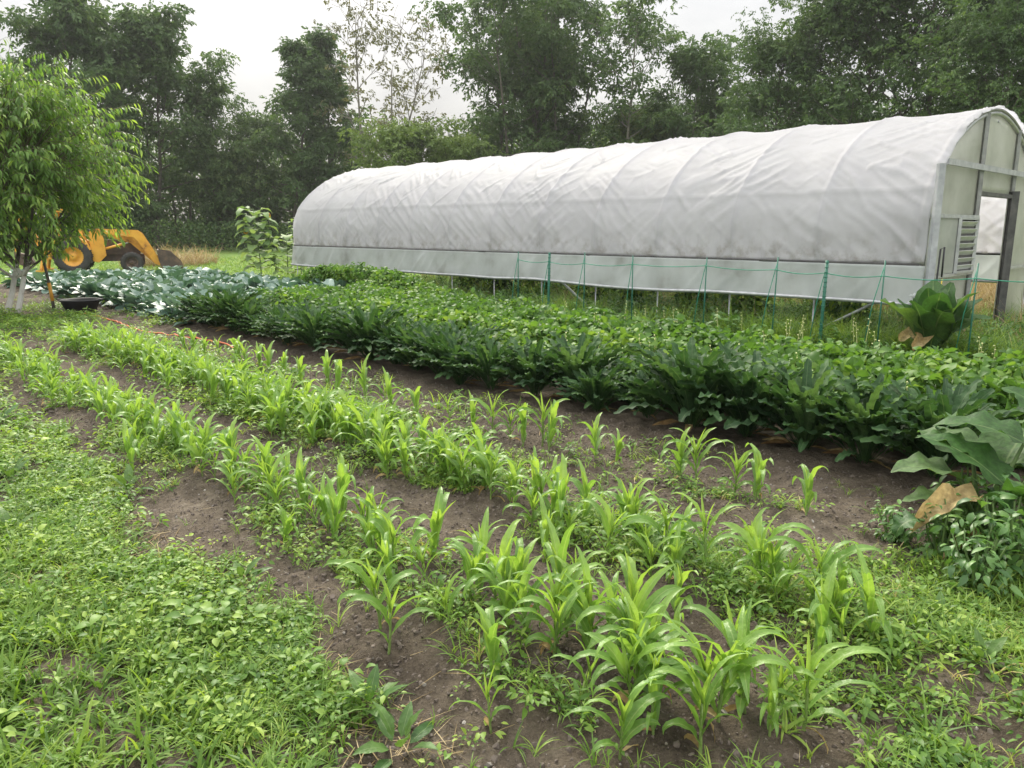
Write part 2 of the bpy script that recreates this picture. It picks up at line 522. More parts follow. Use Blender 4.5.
def cover_mat():
    """white woven film, grimy towards its lower edge"""
    m, t = new_mat('white_cover_film')
    v = obj_vec(t)
    sp = nd(t, 'ShaderNodeSeparateXYZ'); lk(t, v, sp.inputs[0])
    c = ramp_n(t, noise_n(t, 1.4, 6, 0.6, vec=v), [(0.25, (0.74, 0.735, 0.76)), (0.6, (0.80, 0.795, 0.82)), (0.8, (0.83, 0.825, 0.85))])
    nz = noise_n(t, 5, 6, 0.7, vec=v)
    low = nd(t, 'ShaderNodeMapRange'); low.inputs[1].default_value = 1.16; low.inputs[2].default_value = 1.55; low.inputs[3].default_value = 0.75; low.inputs[4].default_value = 0.08
    lk(t, sp.outputs[2], low.inputs[0])
    st = nd(t, 'ShaderNodeMapRange'); st.inputs[1].default_value = 0.48; st.inputs[2].default_value = 0.72
    lk(t, nz, st.inputs[0])
    mx = nd(t, 'ShaderNodeMix', data_type='RGBA')
    lk(t, math_n(t, 'MULTIPLY', low.outputs[0], st.outputs[0]), mx.inputs['Factor']); lk(t, c, mx.inputs['A']); mx.inputs['B'].default_value = (0.36, 0.33, 0.28, 1)
    p = nd(t, 'ShaderNodeBsdfPrincipled'); p.inputs['Roughness'].default_value = 0.55; p.inputs['Specular IOR Level'].default_value = 0.12
    lk(t, mx.outputs['Result'], p.inputs['Base Color'])
    b = nd(t, 'ShaderNodeBump'); b.inputs['Strength'].default_value = 0.25; b.inputs['Distance'].default_value = 0.01
    lk(t, noise_n(t, 9, 5, 0.6, vec=v), b.inputs['Height']); lk(t, b.outputs[0], p.inputs['Normal'])
    tr = nd(t, 'ShaderNodeBsdfTranslucent'); lk(t, mx.outputs['Result'], tr.inputs[0]); lk(t, b.outputs[0], tr.inputs['Normal'])
    ms = nd(t, 'ShaderNodeMixShader'); ms.inputs[0].default_value = 0.72
    lk(t, p.outputs[0], ms.inputs[1]); lk(t, tr.outputs[0], ms.inputs[2])
    o = nd(t, 'ShaderNodeOutputMaterial'); lk(t, ms.outputs[0], o.inputs[0])
    return m


M['cover'] = cover_mat()
M['curtain'] = solid_mat('greyish_curtain_film', [(0.28, (0.44, 0.45, 0.43)), (0.45, (0.62, 0.65, 0.64)), (0.7, (0.74, 0.77, 0.77))], 1.7, 7, 0.35, spec=0.4, trans=0.6, alpha=0.15, bump=0.2, bscale=8)
M['panel'] = solid_mat('cloudy_panel', [(0.3, (0.50, 0.52, 0.45)), (0.55, (0.63, 0.645, 0.58)), (0.75, (0.70, 0.71, 0.66))], 1.6, 6, 0.35, spec=0.4, trans=0.6)
M['panel_grey'] = solid_mat('grey_panel', [(0.3, (0.30, 0.32, 0.29)), (0.7, (0.44, 0.46, 0.42))], 2.5, 5, 0.4, trans=0.2)
M['galv'] = solid_mat('galvanised_steel', [(0.3, (0.30, 0.31, 0.32)), (0.7, (0.48, 0.49, 0.50))], 9, 4, 0.45, metal=0.5)
M['slat'] = solid_mat('aluminium_slat', [(0.3, (0.50, 0.52, 0.50)), (0.7, (0.66, 0.67, 0.65))], 5, 3, 0.4, metal=0.3)
M['post_grey'] = solid_mat('grey_painted_wood', [(0.3, (0.27, 0.28, 0.30)), (0.7, (0.42, 0.43, 0.45))], 7, 5, 0.7)
M['dark_frame'] = solid_mat('dark_weathered_wood', [(0.3, (0.035, 0.035, 0.036)), (0.7, (0.10, 0.098, 0.095))], 8, 5, 0.7, bump=0.3)
M['grey_frame'] = solid_mat('grey_frame', [(0.3, (0.17, 0.175, 0.17)), (0.7, (0.30, 0.305, 0.30))], 8, 5, 0.6)
M['black'] = solid_mat('black_plastic', [(0.3, (0.012, 0.012, 0.014)), (0.7, (0.03, 0.03, 0.034))], 8, 4, 0.55)
M['green_stake'] = solid_mat('green_coated_steel', [(0.3, (0.012, 0.10, 0.065)), (0.7, (0.025, 0.16, 0.105))], 12, 4, 0.45)
M['green_string'] = solid_mat('green_twine', [(0.3, (0.02, 0.20, 0.12)), (0.7, (0.05, 0.30, 0.20))], 12, 4, 0.7)
M['yellow'] = solid_mat('yellow_machine_paint', [(0.30, (0.16, 0.07, 0.03)), (0.36, (0.50, 0.22, 0.025)), (0.55, (0.66, 0.33, 0.035)), (0.8, (0.72, 0.39, 0.06))], 2.2, 8, 0.5)
M['rust'] = solid_mat('rusty_steel', [(0.3, (0.035, 0.025, 0.022)), (0.5, (0.075, 0.052, 0.043)), (0.7, (0.16, 0.10, 0.07))], 3, 6, 0.75, bump=0.2)
M['tyre'] = solid_mat('tyre_rubber', [(0.3, (0.018, 0.017, 0.017)), (0.7, (0.05, 0.047, 0.044))], 6, 4, 0.8)
M['chrome'] = solid_mat('cylinder_rod', [(0.3, (0.4, 0.4, 0.4)), (0.7, (0.6, 0.6, 0.6))], 6, 2, 0.25, metal=0.9)
M['rope_yellow'] = solid_mat('yellow_rope', [(0.3, (0.62, 0.45, 0.04)), (0.7, (0.75, 0.58, 0.08))])
M['orange'] = solid_mat('orange_cord', [(0.3, (0.50, 0.12, 0.05)), (0.7, (0.62, 0.20, 0.09))])
M['stone'] = solid_mat('stone', [(0.3, (0.13, 0.115, 0.10)), (0.5, (0.22, 0.20, 0.175)), (0.75, (0.40, 0.37, 0.33))], 9, 3, 0.9)
M['clod'] = solid_mat('soil_clod', [(0.3, (0.065, 0.050, 0.040)), (0.7, (0.17, 0.140, 0.115))], 20, 4, 0.95)


def whitewash():
    m, t = new_mat('whitewashed_bark')
    v = obj_vec(t)
    sp = nd(t, 'ShaderNodeSeparateXYZ'); lk(t, v, sp.inputs[0])
    nz = noise_n(t, 9, 5, 0.65, vec=v)
    h = math_n(t, 'ADD', sp.outputs[2], math_n(t, 'MULTIPLY', math_n(t, 'SUBTRACT', nz, 0.5), 0.9))
    f = nd(t, 'ShaderNodeMapRange'); f.inputs[1].default_value = 0.88; f.inputs[2].default_value = 0.98
    lk(t, h, f.inputs[0])
    wht = ramp_n(t, nz, [(0.3, (0.28, 0.24, 0.20)), (0.44, (0.60, 0.58, 0.54)), (0.7, (0.70, 0.69, 0.66))])
    brk = ramp_n(t, nz, [(0.3, (0.045, 0.036, 0.03)), (0.7, (0.12, 0.10, 0.085))])
    mx = nd(t, 'ShaderNodeMix', data_type='RGBA')
    lk(t, f.outputs[0], mx.inputs['Factor']); lk(t, wht, mx.inputs['A']); lk(t, brk, mx.inputs['B'])
    p = nd(t, 'ShaderNodeBsdfPrincipled'); p.inputs['Roughness'].default_value = 0.85
    lk(t, mx.outputs['Result'], p.inputs['Base Color'])
    o = nd(t, 'ShaderNodeOutputMaterial'); lk(t, p.outputs[0], o.inputs[0])
    return m


M['whitewash'] = whitewash()


def soil_mat():
    m, t = new_mat('garden_soil')
    v = obj_vec(t)
    big = noise_n(t, 0.9, 4, 0.6, vec=v)
    mid = noise_n(t, 9, 5, 0.65, vec=v)
    fine = noise_n(t, 70, 4, 0.65, vec=v)
    f = math_n(t, 'ADD', math_n(t, 'MULTIPLY', big, 0.45), math_n(t, 'ADD', math_n(t, 'MULTIPLY', mid, 0.35), math_n(t, 'MULTIPLY', fine, 0.2)))
    c = ramp_n(t, f, [(0.36, (0.032, 0.024, 0.017)), (0.46, (0.078, 0.062, 0.045)), (0.57, (0.137, 0.112, 0.083)), (0.67, (0.215, 0.182, 0.140))])
    vo = nd(t, 'ShaderNodeTexVoronoi'); vo.inputs['Scale'].default_value = 26
    lk(t, v, vo.inputs['Vector'])
    spk = nd(t, 'ShaderNodeMapRange'); spk.inputs[1].default_value = 0.10; spk.inputs[2].default_value = 0.16
    spk.inputs[3].default_value = 1; spk.inputs[4].default_value = 0
    lk(t, vo.outputs['Distance'], spk.inputs[0])
    sx = nd(t, 'ShaderNodeSeparateColor'); lk(t, vo.outputs['Color'], sx.inputs[0])
    k = math_n(t, 'MULTIPLY', spk.outputs[0], math_n(t, 'GREATER_THAN', sx.outputs[0], 0.80))
    mx = nd(t, 'ShaderNodeMix', data_type='RGBA'); lk(t, k, mx.inputs['Factor']); lk(t, c, mx.inputs['A'])
    mx.inputs['B'].default_value = (0.25, 0.22, 0.18, 1)
    p = nd(t, 'ShaderNodeBsdfPrincipled'); p.inputs['Roughness'].default_value = 0.95; p.inputs['Specular IOR Level'].default_value = 0.2
    lk(t, mx.outputs['Result'], p.inputs['Base Color'])
    b = nd(t, 'ShaderNodeBump'); b.inputs['Strength'].default_value = 0.9; b.inputs['Distance'].default_value = 0.03
    lk(t, math_n(t, 'ADD', fine, mid), b.inputs['Height']); lk(t, b.outputs[0], p.inputs['Normal'])
    o = nd(t, 'ShaderNodeOutputMaterial'); lk(t, p.outputs[0], o.inputs[0])
    return m


def field_mat():
    m, t = new_mat('meadow_ground')
    v = obj_vec(t)
    big = noise_n(t, 0.12, 4, 0.6, vec=v)
    fine = noise_n(t, 3.5, 5, 0.7, vec=v)
    f = math_n(t, 'ADD', math_n(t, 'MULTIPLY', big, 0.55), math_n(t, 'MULTIPLY', fine, 0.45))
    c = ramp_n(t, f, [(0.3, (0.075, 0.125, 0.03)), (0.5, (0.125, 0.205, 0.045)), (0.68, (0.17, 0.25, 0.06))])
    p = nd(t, 'ShaderNodeBsdfPrincipled'); p.inputs['Roughness'].default_value = 0.95; p.inputs['Specular IOR Level'].default_value = 0.15
    lk(t, c, p.inputs['Base Color'])
    b = nd(t, 'ShaderNodeBump'); b.inputs['Strength'].default_value = 0.8; b.inputs['Distance'].default_value = 0.05
    lk(t, fine, b.inputs['Height']); lk(t, b.outputs[0], p.inputs['Normal'])
    o = nd(t, 'ShaderNodeOutputMaterial'); lk(t, p.outputs[0], o.inputs[0])
    return m


M['soil'] = soil_mat()
M['field'] = field_mat()

# ------------------------------------------------------------------ ground
ROWS = (1.88, 2.86, 3.86)


def soil_low(s, t):
    h = 0.0
    h = h + 0.07 * np.exp(-((s - 1.86) / 0.36) ** 2) + 0.07 * np.exp(-((s - 2.88) / 0.36) ** 2) + 0.04 * np.exp(-((s - 3.85) / 0.3) ** 2)
    h = h + 0.06 * np.exp(-((s - 4.95) / 0.4) ** 2)
    h = h * (0.75 + 0.5 * vnoise(s * 0.9, t * 0.9, 3))
    h = h + 0.05 * (fbm(s * 1.1, t * 0.8, 9, 3) - 0.5) + 0.05 * (fbm(s * 3.5, t * 3.0, 21, 3) - 0.5)
    return h + 0.02


def soil_h(s, t):
    return soil_low(s, t) + 0.050 * (fbm(s * 11, t * 11, 33, 3) - 0.5) + 0.022 * (vnoise(s * 34, t * 34, 40) - 0.5)


def build_ground():
    k = 150.0
    g = Geo()
    n = 40
    xs = np.linspace(-k, k, n); ys = np.linspace(-60, 160, n)
    X, Y = np.meshgrid(xs, ys, indexing='ij')
    v = np.stack([X, Y, np.full_like(X, -0.03)], -1).reshape(-1, 3)
    i = np.arange(n - 1)[:, None] * n; j = np.arange(n - 1)[None, :]
    q = np.stack([i + j, i + n + j, i + n + j + 1, i + j + 1], -1).reshape(-1, 4)
    g.add(v, q)
    tag(link('ground', g.mesh('ground', M['field'])), kind='structure')
    ss = np.concatenate([np.arange(-3, -0.4, 0.12), np.arange(-0.4, 5.1, 0.02), np.arange(5.1, 13.2, 0.25)])
    tt = np.concatenate([np.arange(-4, 0.2, 0.12), np.arange(0.2, 5, 0.02), np.arange(5, 13.5, 0.045), np.arange(13.5, 27, 0.3)])
    Sg, Tg = np.meshgrid(ss, tt, indexing='ij')
    z = soil_h(Sg, Tg)
    # the bed tapers into the grass at its rim
    e = np.minimum.reduce([sstep(-3, -2.4, Sg), 1 - sstep(12.6, 13.15, Sg), sstep(-4, -3.4, Tg), 1 - sstep(25.8, 26.9, Tg)])
    z = z * e - 0.06 * (1 - e) + 0.0
    v = Wn(Sg, Tg, z).reshape(-1, 3)
    a, b = len(ss), len(tt)
    i = np.arange(a - 1)[:, None] * b; j = np.arange(b - 1)[None, :]
    q = np.stack([i + j, i + b + j, i + b + j + 1, i + j + 1], -1).reshape(-1, 4)
    g = Geo(); g.add(v, q)
    tag(link('garden_soil', g.mesh('garden_soil', M['soil'])), kind='structure')


build_ground()


def build_haze():
    g = Geo(); box(g, (0, 50, 14.5), (310, 230, 31.2))
    m, t = new_mat('haze_air')
    pv = nd(t, 'ShaderNodeVolumePrincipled')
    pv.inputs['Color'].default_value = (0.92, 0.94, 0.95, 1)
    pv.inputs['Density'].default_value = HAZE
    pv.inputs['Anisotropy'].default_value = 0.35
    o = nd(t, 'ShaderNodeOutputMaterial'); lk(t, pv.outputs[0], o.inputs['Volume'])
    o = link('haze', g.mesh('haze', m, False))
    tag(o, kind='stuff')


HAZE = 0.0004
build_haze()


def in_view(P, margin=0.12):
    """keep points that the picture, or a camera a step aside, can see"""
    p = R(11.4)
    x = P[:, 0]; y = P[:, 1]; z = P[:, 2] - 1.6
    f = y * math.cos(p) - z * math.sin(p); u = y * math.sin(p) + z * math.cos(p)
    f = np.maximum(f, 0.01)
    return (np.abs(x / f) < 0.666 + margin + 0.5 / f) & (u / f > -0.5 - margin - 0.4 / f) & (y > 0.8)


# ------------------------------------------------------------------ polytunnel
S0, S1 = 10.25, 15.55
T0, T1 = 3.42, 18.9
HALF = (S1 - S0) / 2
SMID = (S0 + S1) / 2
ZS, ZR = 1.6, 3.25
NB = 12
BAY = (T1 - T0) / NB


def arch_z(x):
    k = np.clip(np.abs(x) / HALF, 0, 1)
    return ZS + (ZR - ZS) * (1 - k ** 1.8) ** (1 / 1.8)


def arch_profile(n=64, zb=0.0):
    th = np.linspace(math.pi, 0, n)
    ex = 2 / 1.8
    x = HALF * np.sign(np.cos(th)) * np.abs(np.cos(th)) ** ex
    z = ZS + (ZR - ZS) * np.abs(np.sin(th)) ** ex
    pts = [(-HALF, zb)] + list(zip(x, z)) + [(HALF, zb)]
    return np.array(pts)


def resample(P, n):
    d = np.concatenate([[0], np.cumsum(np.linalg.norm(np.diff(P, axis=0), axis=1))])
    u = np.linspace(0, d[-1], n)
    return np.stack([np.interp(u, d, P[:, i]) for i in range(P.shape[1])], -1), u


tun = empty('polytunnel', W(SMID, (T0 + T1) / 2, 0), A, 1, 'long white film covered polytunnel with rolled up sides and open doorway', 'polytunnel')
# local frame of the tunnel: x across (= s - SMID), y along (= t - mid)
LH = (T1 - T0) / 2


def ridged(x, y, seed):
    n = vnoise(x, y, seed)
    return np.clip(1 - np.abs(2 * n - 1) * 1.6, 0, 1) ** 2.0


def cover_surface(zb, n_arc, n_len, t_a, t_b):
    prof, arc = resample(arch_profile(120, zb), n_arc)
    nrm = np.stack([-np.gradient(prof[:, 1]), np.gradient(prof[:, 0])], -1)
    nrm /= np.linalg.norm(nrm, axis=1, keepdims=True)
    tt = np.linspace(t_a, t_b, n_len)
    Aq, Tq = np.meshgrid(arc, tt, indexing='ij')
    tot = arc[-1]
    side = np.minimum(Aq, tot - Aq)                 # arc distance from the hem
    mir = np.where(Aq < tot / 2, 0, 31.0)
    ph = ((Tq - T0) / BAY) % 1.0
    bay = np.floor((Tq - T0) / BAY)
    hang = np.sin(math.pi * ph)
    d = -0.038 * hang ** 0.7 * (0.55 + 0.45 * sstep(0, 0.6, side))
    d = d + 0.012 * np.exp(-(np.minimum(ph, 1 - ph) * BAY / 0.035) ** 2)
    wx = 0.5 * fbm(Tq * 1.3, side * 1.3, 60, 3); wy = 0.5 * fbm(Tq * 1.3 + 9, side * 1.3, 64, 3)
    # shallow creases hanging in V shapes between the hoops, each bay its own
    for k in range(10):
        u1 = vnoise(bay * 3.7 + 11 * k, bay * 0 + mir, 70); u2 = vnoise(bay * 5.1 + 7 * k, bay * 0 + mir, 80); u3 = vnoise(bay * 2.3 + 5 * k, bay * 0 + mir, 81)
        c0 = 0.20 + 2.7 * ((k + 2.5 * (u1 - 0.3)) / 10)
        xq = (ph - (0.2 + 0.6 * u2)) * BAY
        steep = np.where(xq > 0, 0.5 + 1.3 * u3, 0.5 + 1.3 * (1 - u3))
        r = side + 0.55 * wy - c0 - steep * np.abs(xq) ** 1.25
        w = 0.020 + 0.035 * u3
        u4 = vnoise(bay * 4.3 + 9 * k, bay * 0 + mir, 82)
        arm = np.where(xq > 0, (u4 > 0.38), (u4 < 0.62)).astype(float)
        d = d + arm * (0.006 + 0.030 * u1 * u2) * hang ** 0.6 * np.exp(-(r / w) ** 2) * sstep(0.55 + 0.3 * u2, 0.1, np.abs(xq))
    # oblique pull folds
    a = Tq + 0.75 * side; b = side - 0.75 * Tq
    m1 = sstep(0.45, 0.7, fbm(Tq * 0.7, side * 0.8 + mir, 50, 2))
    d = d + 0.026 * m1 * ridged(a * 0.8 + wx + mir, b * 8.5 + wy * 2.5, 52)
    a2 = Tq - 0.9 * side; b2 = side + 0.9 * Tq
    m2 = sstep(0.5, 0.72, fbm(Tq * 0.8 + 40, side * 0.8 + mir, 51, 2))
    d = d + 0.022 * m2 * ridged(a2 * 0.8 + wx + mir, b2 * 6.0 + wy * 2.5, 53)
    # gathers near the hem and the near end
    d = d + 0.016 * np.exp(-side / 0.35) * np.sin(Tq * 30 + 6 * wx) * vnoise(Tq * 2, mir, 55)
    ne = np.exp(-(Tq - T0) / 0.9)
    d = d + 0.03 * ne * ridged(a * 0.9 + mir, b * 5 + wy * 2, 57)
    d = d + 0.016 * (fbm(Tq * 3, side * 3 + mir, 58, 4) - 0.5) + 0.005 * ridged(Tq * 2.2 + 2 * wx + mir, side * 5 + 3 * wy, 56)
    # sewn seam along the purlin
    d = d + 0.007 * np.exp(-((side - 0.95 - 0.02 * wx) / 0.018) ** 2) - 0.02 * sstep(0.93, 0.90, side) * 0.5
    d = d + 0.012
    X = prof[:, 0][:, None] + nrm[:, 0][:, None] * d
    Z = prof[:, 1][:, None] + nrm[:, 1][:, None] * d
    # ragged lower edge
    hem = np.exp(-side / 0.08) * 0.03 * (fbm(Tq * 3, mir, 59, 2) - 0.5)
    Z = Z + hem
    v = np.stack([X, Tq - (T0 + T1) / 2, Z], -1).reshape(-1, 3)
    nn = n_len
    i = np.arange(n_arc - 1)[:, None] * nn; j = np.arange(nn - 1)[None, :]
    q = np.stack([i + j, i + j + 1, i + nn + j + 1, i + nn + j], -1).reshape(-1, 4)
    return v, q


g = Geo()
v, q = cover_surface(1.17, 190, 640, T0 - 0.08, T1 + 0.05)
g.add(v, q)
cov = link('cover', g.mesh('cover', M['cover']), tun)
sd = cov.modifiers.new('sheet', 'SOLIDIFY'); sd.thickness = 0.002


def side_curtain(sign):
    n_l, n_z = 420, 16
    tt = np.linspace(T0 - 0.10, T1 + 0.05, n_l); zz = np.linspace(0.70, 1.155, n_z)
    Z, T = np.meshgrid(zz, tt, indexing='ij')
    u = (1.155 - Z) / 0.455
    d = 0.03 + 0.05 * u + 0.018 * (fbm(T * 2.2 + 0.8 * Z, Z * 1.5, 90 + sign, 3) - 0.5)
    d = d + 0.02 * ridged((T + 0.9 * Z) * 3.6, (Z - 0.5 * T) * 0.8, 92)
    v = np.stack([sign * (HALF + d), T - (T0 + T1) / 2, Z - 0.07 * u * fbm(T * 0.5, T * 0, 93, 2)], -1).reshape(-1, 3)
    i = np.arange(n_z - 1)[:, None] * n_l; j = np.arange(n_l - 1)[None, :]
    q = np.stack([i + j, i + j + 1, i + n_l + j + 1, i + n_l + j], -1).reshape(-1, 4)
    g = Geo(); g.add(v, q)
    o = link('side_curtain', g.mesh('side_curtain', M['curtain']), tun)
    sd = o.modifiers.new('sheet', 'SOLIDIFY'); sd.thickness = 0.002
    # roll bar with film wound round it
    yb = np.linspace(T0 - 0.16, T1 + 0.08, 60) - (T0 + T1) / 2
    zb = 0.70 - 0.07 * fbm((yb + (T0 + T1) / 2) * 0.5, yb * 0, 93, 2)
    g = Geo(); tube(g, np.stack([np.full_like(yb, sign * (HALF + 0.085)), yb, zb], -1), 0.026, 8)
    link('roll_bar', g.mesh('roll_bar', M['galv']), o)
    g = Geo()
    beam(g, (sign * (HALF + 0.014), -LH - 0.02, 1.165), (sign * (HALF + 0.014), LH, 1.165), 0.03, 0.032)
    link('hip_board', g.mesh('hip_board', M['dark_frame']), tun)


side_curtain(-1); side_curtain(1)
# bunched film at the near end of the roll bar
g = Geo()
for k in range(26):
    a = rng.random(3) - 0.5
    tp = leaf(0.16, 0.13, 'ovate', 4, 2, 0.3, 1.2, 0.5, 0.25, 2, 0.5, seed=k)
    Rm = rotm(rng.random() * 6.28, rng.random() * 2 - 1, rng.random() * 3)
    g.add(tp[0] @ Rm.T + np.array([-HALF - 0.08 + a[0] * 0.08, -LH - 0.13 + a[1] * 0.12, 0.68 + a[2] * 0.16]), tp[1])
link('bunched_film', g.mesh('bunched_film', M['curtain']), tun)

hoop_prof = arch_profile(40, -0.15)
for k in range(NB + 1):
    y = -LH + k * BAY
    g = Geo()
    path = np.stack([hoop_prof[:, 0] * 0.985, np.full(len(hoop_prof), y), hoop_prof[:, 1] - 0.055], -1)
    tube(g, path, 0.029, 8)
    link('hoop', g.mesh('hoop', M['galv']), tun)
# purlins
for x in (-2.2, 0, 2.2):
    g = Geo(); z = float(arch_z(np.array(x))) - 0.16
    tube(g, [(x, -LH, z), (x, LH, z)], 0.017, 6)
    link('purlin', g.mesh('purlin', M['galv']), tun)
# corner braces
for (x, y0, y1, z1) in ((-2.52, 9.75 - 11, 8.25 - 11, 0.95), (-2.52, 3.5 - 11, 4.9 - 11, 0.82), (2.45, 5.3 - 11, 4.0 - 11, 0.9), (2.45, 13 - 11, 14.4 - 11, 0.9)):
    g = Geo(); tube(g, [(x, y0, z1), (x, y1, 0.0)], 0.021, 6)
    link('brace', g.mesh('brace', M['galv']), tun)


def end_wall(y, door, z_low=0.04):
    """film panels of an end, framed; door = (x0, x1, ztop) in local x"""
    x0, x1, zt = door
    xs = np.unique(np.concatenate([np.linspace(-HALF * 0.999, HALF * 0.999, 60), [x0, x1]]))
    g = Geo(); 
    for a, b in zip(xs[:-1], xs[1:]):
        c = (a + b) / 2
        zb = zt if x0 < c < x1 else z_low
        za, zc = float(arch_z(np.array(a))) - 0.02, float(arch_z(np.array(b))) - 0.02
        nz = 8
        u = np.linspace(0, 1, nz)
        wob = lambda xx: 0.01 * (fbm(np.full(nz, xx) * 3, u * 6, 95, 2) - 0.5)
        va = np.stack([np.full(nz, a), y + wob(a), zb + (za - zb) * u], -1); vb = np.stack([np.full(nz, b), y + wob(b), zb + (zc - zb) * u], -1)
        v = np.concatenate([va, vb])
        q = [(i, nz + i, nz + i + 1, i + 1) for i in range(nz - 1)]
        g.add(v, q)
    me = g.mesh('end_panel', M['panel'])
    bm = bmesh.new(); bm.from_mesh(me); bmesh.ops.remove_doubles(bm, verts=bm.verts, dist=0.0005); bm.to_mesh(me); bm.free()
    o = link('end_panel', me, tun)
    sd = o.modifiers.new('sheet', 'SOLIDIFY'); sd.thickness = 0.006; sd.offset = 0
    return o


DX0, DX1, DZ = 12.30 - SMID, 13.86 - SMID, 2.05
end_wall(-LH + 0.02, (DX0, DX1, DZ))
end_wall(LH - 0.02, (-0.7, 0.75, 2.05), 0.72)
ye = -LH - 0.02


def frame_bar(name, mat, p0, p1, w, h, parent=tun):
    g = Geo(); beam(g, p0, p1, w, h)
    return link(name, g.mesh(name, M[mat], False), parent)


# rib that closes the cover at the near end
g = Geo(); pp = arch_profile(60, 0.0)
tube(g, np.stack([pp[:, 0] * 0.992, np.full(len(pp), ye), pp[:, 1] - 0.012], -1), 0.02, 6)
link('end_rib', g.mesh('end_rib', M['grey_frame']), tun)
frame_bar('stud', 'grey_frame', (DX0 - 0.03, ye, 0), (DX0 - 0.03, ye, float(arch_z(np.array(DX0))) - 0.04), 0.055, 0.05)
frame_bar('door_post', 'dark_frame', (DX1 + 0.055, ye - 0.03, -0.05), (DX1 + 0.055, ye - 0.03, 2.16), 0.11, 0.10)
frame_bar('stud', 'grey_frame', (DX1 + 0.055, ye, 2.165), (DX1 + 0.055, ye, float(arch_z(np.array(DX1))) - 0.04), 0.05, 0.05)
frame_bar('lintel', 'dark_frame', (DX0, ye - 0.005, DZ + 0.03), (DX1, ye - 0.005, DZ + 0.03), 0.05, 0.055)
zc = 2.42
xl = -HALF * (1 - ((zc - ZS) / (ZR - ZS)) ** 1.8) ** (1 / 1.8)
frame_bar('crossbar', 'galv', (xl + 0.03, ye - 0.045, zc), (-xl - 0.03, ye - 0.045, zc - 0.0), 0.035, 0.075)
frame_bar('crossbar', 'galv', (-HALF + 0.05, ye - 0.04, 1.76), (DX0 - 0.06, ye - 0.04, 1.76), 0.03, 0.045)
frame_bar('crossbar', 'galv', (-HALF + 0.05, ye - 0.04, 1.0), (DX0 - 0.06, ye - 0.04, 1.0), 0.03, 0.04)
frame_bar('crossbar', 'galv', (DX1 + 0.115, ye - 0.04, 1.0), (HALF - 0.05, ye - 0.04, 1.0), 0.03, 0.04)
# grey blank panel and louvred vent beside the doorway
LX0, LX1 = 11.45 - SMID, 12.19 - SMID
g = Geo(); box(g, ((-HALF + 0.1 + LX0) / 2, ye - 0.025, 1.38), (LX0 - (-HALF + 0.1) - 0.02, 0.012, 0.70)); link('blank_panel', g.mesh('blank_panel', M['panel_grey'], False), tun)
vent = link('louvre_vent', None, tun) if False else None
g = Geo()
for (a, b) in (((LX0, 1.02), (LX0, 1.74)), ((LX1, 1.02), (LX1, 1.74))):
    beam(g, (a[0], ye - 0.045, a[1]), (b[0], ye - 0.045, b[1]), 0.045, 0.035)
beam(g, (LX0, ye - 0.047, 1.735), (LX1, ye - 0.047, 1.735), 0.049, 0.03); beam(g, (LX0, ye - 0.047, 1.025), (LX1, ye - 0.047, 1.025), 0.049, 0.03)
vent = link('louvre_vent', g.mesh('louvre_vent', M['galv'], False), tun)
for k in range(7):
    g = Geo(); zz = 1.09 + k * 0.096
    rx = Matrix.Rotation(R(38), 3, 'X')
    box(g, ((LX0 + LX1) / 2, ye - 0.045, zz), (LX1 - LX0 - 0.04, 0.006, 0.075), np.array(rx))
    link('slat', g.mesh('slat', M['slat'], False), vent)
g = Geo(); box(g, ((LX0 + LX1) / 2, ye - 0.018, 1.38), (LX1 - LX0 - 0.04, 0.01, 0.68)); link('backing', g.mesh('backing', M['dark_frame'], False), vent)
# grey post standing at the corner, crank rod, yellow string
frame_bar('corner_post', 'post_grey', (-HALF - 0.03, ye - 0.14, -0.05), (-HALF - 0.03, ye - 0.14, 2.36), 0.075, 0.075)
g = Geo(); tube(g, [(-HALF - 0.06, ye - 0.22, 0.72), (-HALF - 0.02, ye - 0.22, 1.0), (-HALF + 0.0, ye - 0.22, 1.36), (-HALF + 0.10, ye - 0.23, 1.38), (-HALF + 0.11, ye - 0.23, 1.02)], 0.011, 6)
link('roll_crank', g.mesh('roll_crank', M['black']), tun)
g = Geo(); tube(g, [(-HALF + 0.115, ye - 0.235, 1.0), (-HALF + 0.115, ye - 0.235, 0.45)], 0.007, 6)
link('rope', g.mesh('rope', M['rope_yellow']), tun)

